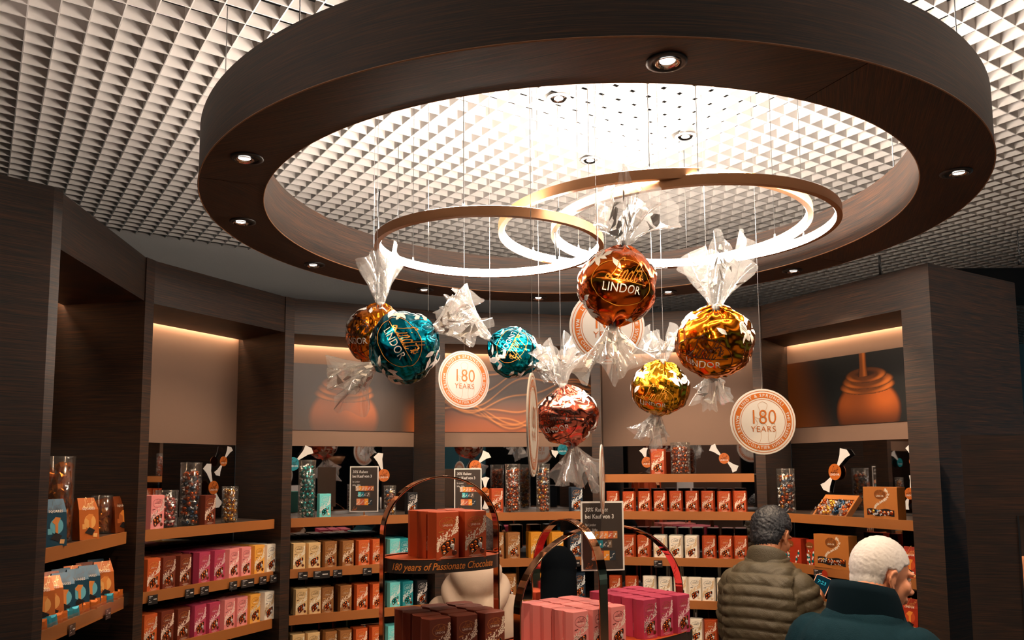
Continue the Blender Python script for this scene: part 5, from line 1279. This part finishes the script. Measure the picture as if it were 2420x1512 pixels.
torso(mb, [(0.84, 0, 0, 0.182, 0.150), (1.00, 0, 0, 0.185, 0.158), (1.20, 0, -0.01, 0.188, 0.160), (1.31, 0, -0.015, 0.182, 0.140), (1.365, 0, -0.012, 0.154, 0.114), (1.405, 0, 0.0, 0.112, 0.095), (1.44, 0, 0.015, 0.085, 0.082)])
limb(mb, RA[:2]+[(0.165, 0.215, 1.178)], [0.072, 0.073, 0.054]); limb(mb, LA[:2]+[(-0.07, 0.245, 1.165)], [0.072, 0.073, 0.054])
me, v, n = fuse(mb, 0.0065, 8, 0.6)
v = quilt(v, n, [([(0, 0, 0.8), (0, 0, 1.40)], 0.15), (RA[:2]+[(0.165, 0.215, 1.178)], 0.07), (LA[:2]+[(-0.07, 0.245, 1.165)], 0.07)], 0.047, 0.0115, seed=3, noise=0.0055)
put(setco(me, v, M['olive'], 'quilted_jacket'), 'quilted_jacket', g)
mb = MB(); NC = 40; vs = []
for j, (z, r, d) in enumerate(((1.400, 0.098, 0.088), (1.430, 0.093, 0.088), (1.458, 0.086, 0.086), (1.475, 0.080, 0.082), (1.478, 0.074, 0.077), (1.465, 0.070, 0.072), (1.43, 0.070, 0.070))):
    for k in range(NC): a = 2*PI*k/NC; vs.append((r*math.cos(a), 0.010+d*math.sin(a), z+0.014*max(0, -math.sin(a))*(j not in (0, 6))-0.014*math.sin(a)))
mb.add(vs, [(j*NC+k, j*NC+(k+1) % NC, (j+1)*NC+(k+1) % NC, (j+1)*NC+k) for j in range(6) for k in range(NC)], 0, True); mb.build('collar', M['olive'], g)
M['jeans'] = mat('dark_trousers', C(35, 38, 48), 0.8)
mb = MB()
for x in (-1, 1): limb(mb, [(x*0.095, 0, 0.90), (x*0.105, 0.02, 0.50), (x*0.105, -0.02, 0.10)], [0.105, 0.078, 0.062])
me, v, n = fuse(mb, 0.012, 4); put(setco(me, folds(v, n, 0.003, 5), M['jeans'], 'trousers'), 'trousers', g)
def shoes(g, m_):
    for x in (-1, 1):
        mb = MB(); limb(mb, [(x*0.105, -0.035, 0.055), (x*0.115, 0.08, 0.045), (x*0.118, 0.16, 0.035)], [0.055, 0.045, 0.035]); me, v, n = fuse(mb, 0.01, 3); v[:, 2] = np.maximum(v[:, 2], 0.001); put(setco(me, v, m_, 'shoe'), 'shoe', g)
shoes(g, M['black'])
# phone in the hand
gm = g.matrix_world if False else Matrix.Translation((1.158, 3.76, 0)) @ Matrix.Rotation(yaw, 4, 'Z')
pc = gm @ Vector((0.124, 0.335, 1.268))
ph = empty('mobile_phone', pc, 0, label='lit mobile phone held by the man in quilted jacket', cat='phone')
ph.rotation_euler = (-0.50, 0.38, yaw+0.15)
def rrect(w_, h, r, n=6): return [(sx_*(w_/2-r)+r*math.cos(a), sz_*(h/2-r)+r*math.sin(a)) for sx_, sz_, a0 in ((1, 1, 0), (-1, 1, PI/2), (-1, -1, PI), (1, -1, 1.5*PI)) for a in [a0+PI/2*k/n for k in range(n+1)]]
def slab(name, P, y0, y1, m_, par):
    n_ = len(P); return MB().add([(x, y0, z) for x, z in P]+[(x, y1, z) for x, z in P], [tuple(range(n_)), tuple(range(2*n_-1, n_-1, -1))]+[(i, n_+i, n_+(i+1) % n_, (i+1) % n_) for i in range(n_)]).build(name, m_, par)
slab('phone_case', rrect(0.074, 0.150, 0.010), -0.004, 0.005, mat('phone_case', C(205, 150, 120), 0.3, 0.3), ph)
slab('screen', rrect(0.067, 0.143, 0.008), -0.0046, -0.0041, emit_mat('phone_screen', C(14, 42, 50), 1.0), ph)
sm = emit_mat('screen_print', C(60, 190, 200), 1.0); mb = MB()
emit2d(mb, xf2d(text2d('7:23', 1, 0, 1, 0, res=2), 0.024, 0, 0.040), -0.0050); n_ = 14
emit2d(mb, ([(-0.012, -0.030), (0.012, -0.030), (0.012, -0.008), (0.006, 0.002), (-0.006, 0.002), (-0.012, -0.008)], [tuple(range(6))]), -0.0050)
emit2d(mb, ([(-0.024, -0.050), (0.024, -0.050), (0.024, -0.045), (-0.024, -0.045)], [(0, 1, 2, 3)]), -0.0050); mb.build('screen_print', sm, ph)

# man with white hair walking to the right in a dark padded coat
yaw = -math.radians(52)
g = person(1.203, 2.86, yaw, 'white haired man walking right in dark teal padded coat with high collar')
H = Head((0.02, 0.115, 1.462), -math.radians(30), 0.20, 0, 1.03)
mb = MB(); head_geo(mb, H); limb(mb, [(0, -0.02, 1.27), (0.005, 0.03, 1.38), (0.01, 0.075, 1.46)], [0.064, 0.060, 0.058])
torso(mb, [(0.84, 0, 0, 0.15, 0.10), (1.0, 0, 0, 0.16, 0.11), (1.2, 0, 0, 0.165, 0.11), (1.30, 0, 0, 0.155, 0.08), (1.34, 0, 0, 0.07, 0.05)])
RA = [(0.172, 0, 1.225), (0.235, -0.02, 0.98), (0.23, 0.14, 0.78)]; LA = [(-0.172, 0, 1.225), (-0.245, -0.05, 0.98), (-0.25, -0.02, 0.76)]
limb(mb, RA, [0.05, 0.042, 0.028]); limb(mb, LA, [0.05, 0.042, 0.028]); legs(mb, 0.86)
hand_geo(mb, (0.228, 0.150, 0.785), (-0.05, 0.3, -0.95), (-0.9, 0.2, 0), (0.1, 0.9, 0.2), 0.5, 0.95); hand_geo(mb, (-0.25, -0.018, 0.745), (0, 0.05, -1), (0.9, 0.2, 0), (0, 1, 0), 0.5, 0.95)
me, v, n = fuse(mb, 0.0065, 3, 0.5)
body = put(setco(me, v, skin_m['ruddy'], 'body'), 'body', g); M['hairwhite'] = mat('white_hair', C(215, 210, 206), 0.65, bump=(120, 0.10)); face_parts(H, body, M['hairwhite'])
hair_geo(H, 1, 0.005, 'hair', M['hairwhite'], g, back=-0.085, strand=0.0009, top=0.016, side=0.008)
M['coat'] = mat('dark_teal_coat', C(6, 40, 50), 0.85, spec=0.15, bump=(260, 0.2)); M['coatdark'] = mat('navy_collar', C(4, 22, 30), 0.9, spec=0.1)
mb = MB()
torso(mb, [(0.70, 0, 0, 0.225, 0.17), (0.95, 0, 0, 0.225, 0.175), (1.12, 0, -0.01, 0.232, 0.175), (1.21, 0, -0.015, 0.215, 0.155), (1.27, 0, -0.01, 0.190, 0.138), (1.32, 0, 0.0, 0.145, 0.118), (1.36, 0, 0.02, 0.110, 0.105)])
limb(mb, RA, [0.098, 0.088, 0.064]); limb(mb, LA, [0.098, 0.088, 0.064])
me, v, n = fuse(mb, 0.008, 10, 0.6)
v = quilt(v, n, [([(0, 0, 0.7), (0, 0, 1.31)], 0.17), (RA, 0.08), (LA, 0.08)], 0.105, 0.011, start=0.035, seed=8, noise=0.003)
put(setco(me, v, M['coat'], 'padded_coat'), 'padded_coat', g)
mb = MB(); vs = []
for j, (z, r, d) in enumerate(((1.310, 0.140, 0.128), (1.360, 0.128, 0.124), (1.412, 0.116, 0.122), (1.440, 0.107, 0.116), (1.434, 0.099, 0.108), (1.33, 0.095, 0.100))):
    for k in range(NC): a = 2*PI*k/NC; vs.append((r*math.cos(a), 0.030+d*math.sin(a)*(1+0.50*max(0, math.sin(a))**4), z-0.085*max(0, math.sin(a))+0.030*max(0, -math.sin(a))*(j > 0)))
mb.add(vs, [(j*NC+k, j*NC+(k+1) % NC, (j+1)*NC+(k+1) % NC, (j+1)*NC+k) for j in range(5) for k in range(NC)], 0, True); mb.build('collar', M['coatdark'], g)
mb = MB()
for x in (-1, 1): limb(mb, [(x*0.095, 0, 0.84), (x*0.105, 0.02, 0.48), (x*0.105, -0.02, 0.10)], [0.105, 0.078, 0.062])
me, v, n = fuse(mb, 0.012, 4); put(setco(me, folds(v, n, 0.003, 6), M['jeans'], 'trousers'), 'trousers', g); shoes(g, M['black'])

# person in a cream hoodie seen from behind
g = person(-0.150, 3.33, 0.0, 'person from behind in a cream hoodie, head hidden by boxes on the stand')
H = Head((0.0, 0.075, 1.530), 0.0, 0.40)
mb = MB(); head_geo(mb, H); limb(mb, [(0, -0.01, 1.30), (0, 0.012, 1.40), (0, 0.04, 1.47)], [0.055, 0.052, 0.052])
torso(mb, [(0.82, 0, 0, 0.14, 0.10), (1.0, 0, 0, 0.13, 0.10), (1.2, 0, 0, 0.145, 0.10), (1.32, 0, 0, 0.135, 0.07), (1.36, 0, 0, 0.06, 0.05)])
RA = [(0.138, 0, 1.285), (0.190, -0.01, 1.05), (0.15, 0.20, 0.98)]; LA = [(-0.138, 0, 1.285), (-0.190, -0.01, 1.05), (-0.14, 0.20, 1.0)]
limb(mb, RA, [0.045, 0.038, 0.026]); limb(mb, LA, [0.045, 0.038, 0.026]); legs(mb, 0.86, 0.085)
hand_geo(mb, (0.145, 0.215, 0.975), (-0.3, 0.9, 0), (0, 0, 1), (-0.9, -0.2, 0.1), 0.6, 0.9); hand_geo(mb, (-0.137, 0.215, 0.995), (0.3, 0.9, 0), (0, 0, 1), (0.9, -0.2, 0.1), 0.6, 0.9)
me, v, n = fuse(mb, 0.0075, 3, 0.5); body = put(setco(me, v, skin_m['ruddy'], 'body'), 'body', g); M['hairbrown'] = mat('dark_brown_hair', C(45, 30, 24), 0.5, bump=(300, 0.5)); face_parts(H, body, M['hairbrown'])
hair_geo(H, 1, 0.006, 'hair', M['hairbrown'], g, back=-0.09, strand=0.002)
M['cream'] = mat('cream_sweatshirt', C(190, 168, 148), 0.85, bump=(500, 0.1)); mb = MB()
torso(mb, [(0.78, 0, 0, 0.185, 0.14), (0.95, 0, 0, 0.18, 0.145), (1.15, 0, -0.01, 0.180, 0.145), (1.26, 0, -0.01, 0.172, 0.122), (1.31, 0, -0.005, 0.150, 0.105), (1.35, 0, 0.0, 0.110, 0.088), (1.385, 0, 0.01, 0.075, 0.070)])
limb(mb, RA, [0.068, 0.066, 0.045]); limb(mb, LA, [0.068, 0.066, 0.045])
me, v, n = fuse(mb, 0.008, 8, 0.6); put(setco(me, folds(v, n, 0.0045, 11, 11), M['cream'], 'hoodie'), 'hoodie', g)
mb = MB()
roll(mb, [(-0.100, 0.03, 1.405), (-0.110, -0.05, 1.380), (-0.080, -0.110, 1.325), (0.0, -0.140, 1.262), (0.080, -0.110, 1.325), (0.110, -0.05, 1.380), (0.100, 0.03, 1.405)], [0.030, 0.032, 0.034, 0.038, 0.034, 0.032, 0.030], 16, 8)
roll(mb, [(-0.075, 0.03, 1.455), (-0.080, -0.04, 1.450), (-0.050, -0.080, 1.425), (0.0, -0.095, 1.390), (0.050, -0.080, 1.425), (0.080, -0.04, 1.450), (0.075, 0.03, 1.455)], [0.024, 0.030, 0.042, 0.055, 0.042, 0.030, 0.024], 16, 8)
roll(mb, [(-0.085, 0.03, 1.40), (-0.05, 0.075, 1.375), (0, 0.095, 1.36), (0.05, 0.075, 1.375), (0.085, 0.03, 1.40)], [0.026]*5, 16, 8)
H.ell(mb, (0, -0.115, -0.170), (0.075, 0.045, 0.07)); limb(mb, [(0, -0.02, 1.40), (0, -0.085, 1.33)], [0.075, 0.062])
me, v, n = fuse(mb, 0.007, 14, 0.7); put(setco(me, folds(v, n, 0.002, 12, 10), M['cream'], 'hood'), 'hood', g)
mb = MB()
for x in (-1, 1): limb(mb, [(x*0.085, 0, 0.86), (x*0.095, 0.02, 0.48), (x*0.105, -0.02, 0.10)], [0.10, 0.072, 0.058])
me, v, n = fuse(mb, 0.012, 4); put(setco(me, folds(v, n, 0.003, 7), M['jeans'], 'trousers'), 'trousers', g); shoes(g, M['white'])

# person in a black hooded coat, leaning over the shelves
g = person(0.200, 3.86, -0.25, 'person in a black hood leaning behind the crossing copper arches')
H = Head((0.0, 0.10, 1.355), -0.2, 0.55, 0, 0.95); mb = MB(); head_geo(mb, H); limb(mb, [(0, -0.02, 1.16), (0, 0.03, 1.24), (0, 0.07, 1.32)], [0.055, 0.052, 0.052])
torso(mb, [(0.78, 0, -0.04, 0.14, 0.10), (0.95, 0, -0.02, 0.13, 0.10), (1.10, 0, 0, 0.145, 0.10), (1.18, 0, 0.0, 0.135, 0.07), (1.22, 0, 0, 0.06, 0.05)])
RA = [(0.160, 0, 1.170), (0.215, 0.02, 0.95), (0.16, 0.23, 0.93)]; LA = [(-0.160, 0, 1.170), (-0.215, 0.02, 0.95), (-0.15, 0.22, 0.93)]
limb(mb, RA, [0.045, 0.038, 0.026]); limb(mb, LA, [0.045, 0.038, 0.026]); legs(mb, 0.80, 0.085)
hand_geo(mb, (0.155, 0.245, 0.93), (-0.2, 0.9, 0.1), (0, 0, 1), (-0.9, -0.2, 0.1), 0.6, 0.9); hand_geo(mb, (-0.147, 0.235, 0.93), (0.2, 0.9, 0.1), (0, 0, 1), (0.9, -0.2, 0.1), 0.6, 0.9)
me, v, n = fuse(mb, 0.0085, 3, 0.5); body = put(setco(me, v, skin_m['ruddy'], 'body'), 'body', g); face_parts(H, body, M['hairbrown'])
M['blackcloth'] = mat('black_cloth', C(8, 12, 16), 0.95, spec=0.05, bump=(400, 0.1)); mb = MB()
torso(mb, [(0.60, 0, -0.03, 0.19, 0.15), (0.95, 0, -0.02, 0.18, 0.145), (1.08, 0, -0.01, 0.182, 0.14), (1.16, 0, -0.01, 0.168, 0.115), (1.22, 0, 0.02, 0.115, 0.085)])
limb(mb, RA, [0.070, 0.066, 0.045]); limb(mb, LA, [0.070, 0.066, 0.045]); H.ell(mb, (0, -0.030, 0.020), (0.098, 0.105, 0.115)); limb(mb, [(0, -0.03, 1.19), (0, 0.02, 1.27), (0, 0.05, 1.32)], [0.115, 0.098, 0.095])
me, v, n = fuse(mb, 0.008, 10, 0.6); put(setco(me, folds(v, n, 0.004, 21, 12), M['blackcloth'], 'hooded_coat'), 'hooded_coat', g)
mb = MB()
for x in (-1, 1): limb(mb, [(x*0.085, -0.01, 0.80), (x*0.095, 0.02, 0.46), (x*0.105, -0.02, 0.10)], [0.10, 0.072, 0.058])
me, v, n = fuse(mb, 0.012, 4); put(setco(me, folds(v, n, 0.003, 9), M['jeans'], 'trousers'), 'trousers', g); shoes(g, M['black'])

# ------------------------------------------------------------------ low cabinet, fascia and neighbouring shop at the right
W2 = W
q0 = at(2270, 1028, 3.05); zt = q0.z; q0.z = 0
e1 = at(2420, 1023, 3.0); e1.z = 0; dd = (e1-q0).normalized(); nn = Vector((-dd.y, dd.x, 0))
t = empty('low_cabinet', q0, math.atan2(dd.y, dd.x), label='lower dark wood cabinet with glazed niche at the right edge', cat='display cabinet')
opx = 0.172                                    # the niche starts here
rd = Vector((q0.x, q0.y, 0)).normalized(); bk = Vector((rd.dot(dd), rd.dot(nn), 0))*0.42+Vector((0.012, 0, 0))
mb = MB(); mb.prism([(0, 0), (opx, 0), (opx+max(bk.x, 0), bk.y), (bk.x, bk.y)], 0, zt); mb.build('end_panel', W, t)
MB().box(opx, 1.4, 0, 0.36, zt-0.30, zt).build('top_panel', W, t)
MB().box(opx, 1.4, 0, 0.36, 0, 0.95).build('base', W, t)
MB().box(opx, 1.4, 0.36, 0.38, 0.95, zt-0.30).build('niche_back', mat('niche_beige', C(226, 168, 130), 0.6), t)
MB().box(opx+0.003, 1.4, 0.004, 0.009, 0.95, zt-0.30).build('glass_pane', M['acrylic'], t)
MB().box(opx, opx+0.006, -0.002, 0.012, 0.95, zt-0.30).build('glass_edge', M['black'], t)
MB().box(opx+0.05, 1.35, 0.30, 0.33, zt-0.33, zt-0.32).build('niche_light', M['cove'], t)
mb = MB(); mb.tube([(opx+0.20+0.10*math.cos(2*PI*k/48), 0.33, 1.20+0.125*math.sin(2*PI*k/48)) for k in range(48)], 0.016, 8, closed=True); o = mb.build('lit_ring_emblem', M['black'], t)
mb = MB(); mb.tube([(opx+0.20+0.078*math.cos(2*PI*k/48), 0.325, 1.20+0.100*math.sin(2*PI*k/48)) for k in range(48)], 0.004, 6, closed=True); mb.build('glowing_line', emit_mat('emblem_glow', (1, 0.9, 0.8), 3), o)
mb = MB(); mb.add([(opx+0.0, 0.20, 1.56), (opx+0.03, 0.20, 1.49), (opx+0.12, 0.20, 1.52), (opx+0.2, 0.2, 1.62), (opx+0.2, 0.20, 1.70), (opx, 0.2, 1.70), (opx+0.0, 0.24, 1.56), (opx+0.03, 0.24, 1.49), (opx+0.12, 0.24, 1.52), (opx+0.2, 0.24, 1.62), (opx+0.2, 0.24, 1.70), (opx, 0.24, 1.70)], [tuple(range(6)), tuple(range(11, 5, -1))]+[(i, 6+i, 6+(i+1) % 6, (i+1) % 6) for i in range(6)]); mb.build('hanging_panel', mat('niche_grey', C(120, 92, 78), 0.5), t)
# hanging fascia beams of the mall beyond
a = at(2290, 640, 5.6); b = at(2440, 628, 5.6)
MB().box(0, 4.5, 0, 0.3, 0, 0.21).build('fascia_beam', M['black'], label='black fascia beam hanging beyond the right cabinet', cat='beam').location = (a.x-0.1, 5.6, a.z-0.19)
rod = MB(); p = at(2410, 625, 5.7); rod.tube([(0, 0, 0), (0, 0, ZC-p.z)], 0.004, 6); rod.tube([(0, 0, 0), (0, 0, 0.06)], 0.012, 8); rod.build('suspension_rod', M['wire'], label='thin rod hanging at the upper right edge of the photo', cat='rod').location = p
for y_, h, c in ((790, 0.30, 0), (860, 0.30, 1)):
    pass
sh_ = empty('distant_shelf', (3.75, 5.9, 0), 0, label='lit beige shelving seen far behind at the right edge', cat='shelf')
MB().box(0, 2.5, 0.3, 0.35, 0, 2.25).build('back_board', M['beige'], sh_)
for z in (1.7, 2.0, 2.25): MB().box(0, 2.5, 0.0, 0.3, z-0.10, z).build('board', M['black'], sh_)
MB().box(0, 2.5, 0.05, 0.1, 1.885, 1.895).build('shelf_light', M['cove'], sh_)
pn = MB(); pn.tube([(0, 0, 0), (0, 0, 0.10)], 0.006, 6); pn.build('hanging_rod', M['black'], label='short black rod above the right cabinet', cat='rod').location = (at(2080, 640, 3.75).x, 3.75, CZ+HT+0.0)
pn = MB(); pn.tube([(0, 0, 0), (0, 0, 0.08)], 0.006, 6); 
# what the mirrors see behind the photographer
tb = empty('banner', (1.3, -1.2, 0), 0.2, label='teal banner behind the photographer, seen only in the mirrors', cat='banner'); MB().box(-0.45, 0.45, 0, 0.02, 0.6, 2.5).build('banner_sheet', mat('banner_teal', C(20, 110, 130), 0.5), tb); MB().box(-0.47, 0.47, -0.01, 0.03, 0.55, 0.6).build('banner_rail', M['black'], tb)
bb = empty('wall_display', (-1.6, -2.4, 0), 0, label='beige display wall behind the photographer, seen only in the mirrors', cat='shelf'); MB().box(-0.9, 0.9, 0, 0.05, 0, 2.4).build('board', M['beige'], bb); MB().box(-0.9, 0.9, 0.05, 0.3, 1.2, 1.25).build('shelf', M['shelf'], bb)
# ------------------------------------------------------------------ lamp beams of the ring downlights
for a in DLA:
    ar = math.radians(a); d = Vector((math.cos(ar), math.sin(ar), 0))
    p = RC+d*(rm-0.0)+Vector((0, 0, ZR-0.015))
    if math.sin(ar) > -0.3 or a < -150: tg = RC+d*1.95+Vector((0, 0, 1.2))
    else: tg = RC+d*0.3+Vector((0, 0, 1.2))
    spot(p, tg, SPOT_POWER*(0.55 if a > 150 or a < -140 else 1.0), 1.5, WARM, 0.02, 0.6)

# unseen lights added to brighten the grid: spots bounced off the floor, three uplighters
for x, y, e in ((-1.0, -2.2, 110), (1.4, -2.2, 110), (3.4, -1.2, 130), (3.3, 2.3, 120)):
    spot((x, y, ZC-0.02), (x, y, 0), e, 1.9, (1.0, 0.80, 0.68), 0.08, 0.6)
for i, (x, y, e) in enumerate(((-2.0, 0.75, 85), (2.7, 0.9, 85), (0.2, -0.9, 35))):
    t = empty('added_uplighter', (x, y, 0), label='unseen uplighter added to brighten the ceiling, %s' % ('left of the photographer', 'right of the photographer', 'behind the photographer')[i], cat='added uplight')
    MB().lathe([(0.001, 1.93), (0.10, 1.94), (0.15, 2.03), (0.145, 2.03), (0.10, 1.946), (0.001, 1.945)], n=32).build('bowl', M['bronze'], t)
    MB().tube([(0, 0, 0.02), (0, 0, 1.94)], 0.012, 10).build('pole', M['bronze'], t)
    MB().lathe([(0.001, 0.025), (0.14, 0.02), (0.15, 0.0)], n=32).build('base', M['bronze'], t)
    l = bpy.data.lights.new('added_uplight_beam', 'AREA'); l.shape = 'DISK'; l.size = 0.22; l.energy = e; l.color = (1.0, 0.80, 0.68); l.spread = 1.95
    o = bpy.data.objects.new('added_uplight_beam', l); COL.objects.link(o); o.location = (x, y, 1.96); o.rotation_euler = (PI, 0, 0)
spot((3.6, 1.9, ZC-0.02), (2.2, 3.75, 1.7), 150, 1.0, (1.0, 0.84, 0.72), 0.08, 0.7)   # unseen spot added to brighten the right end block
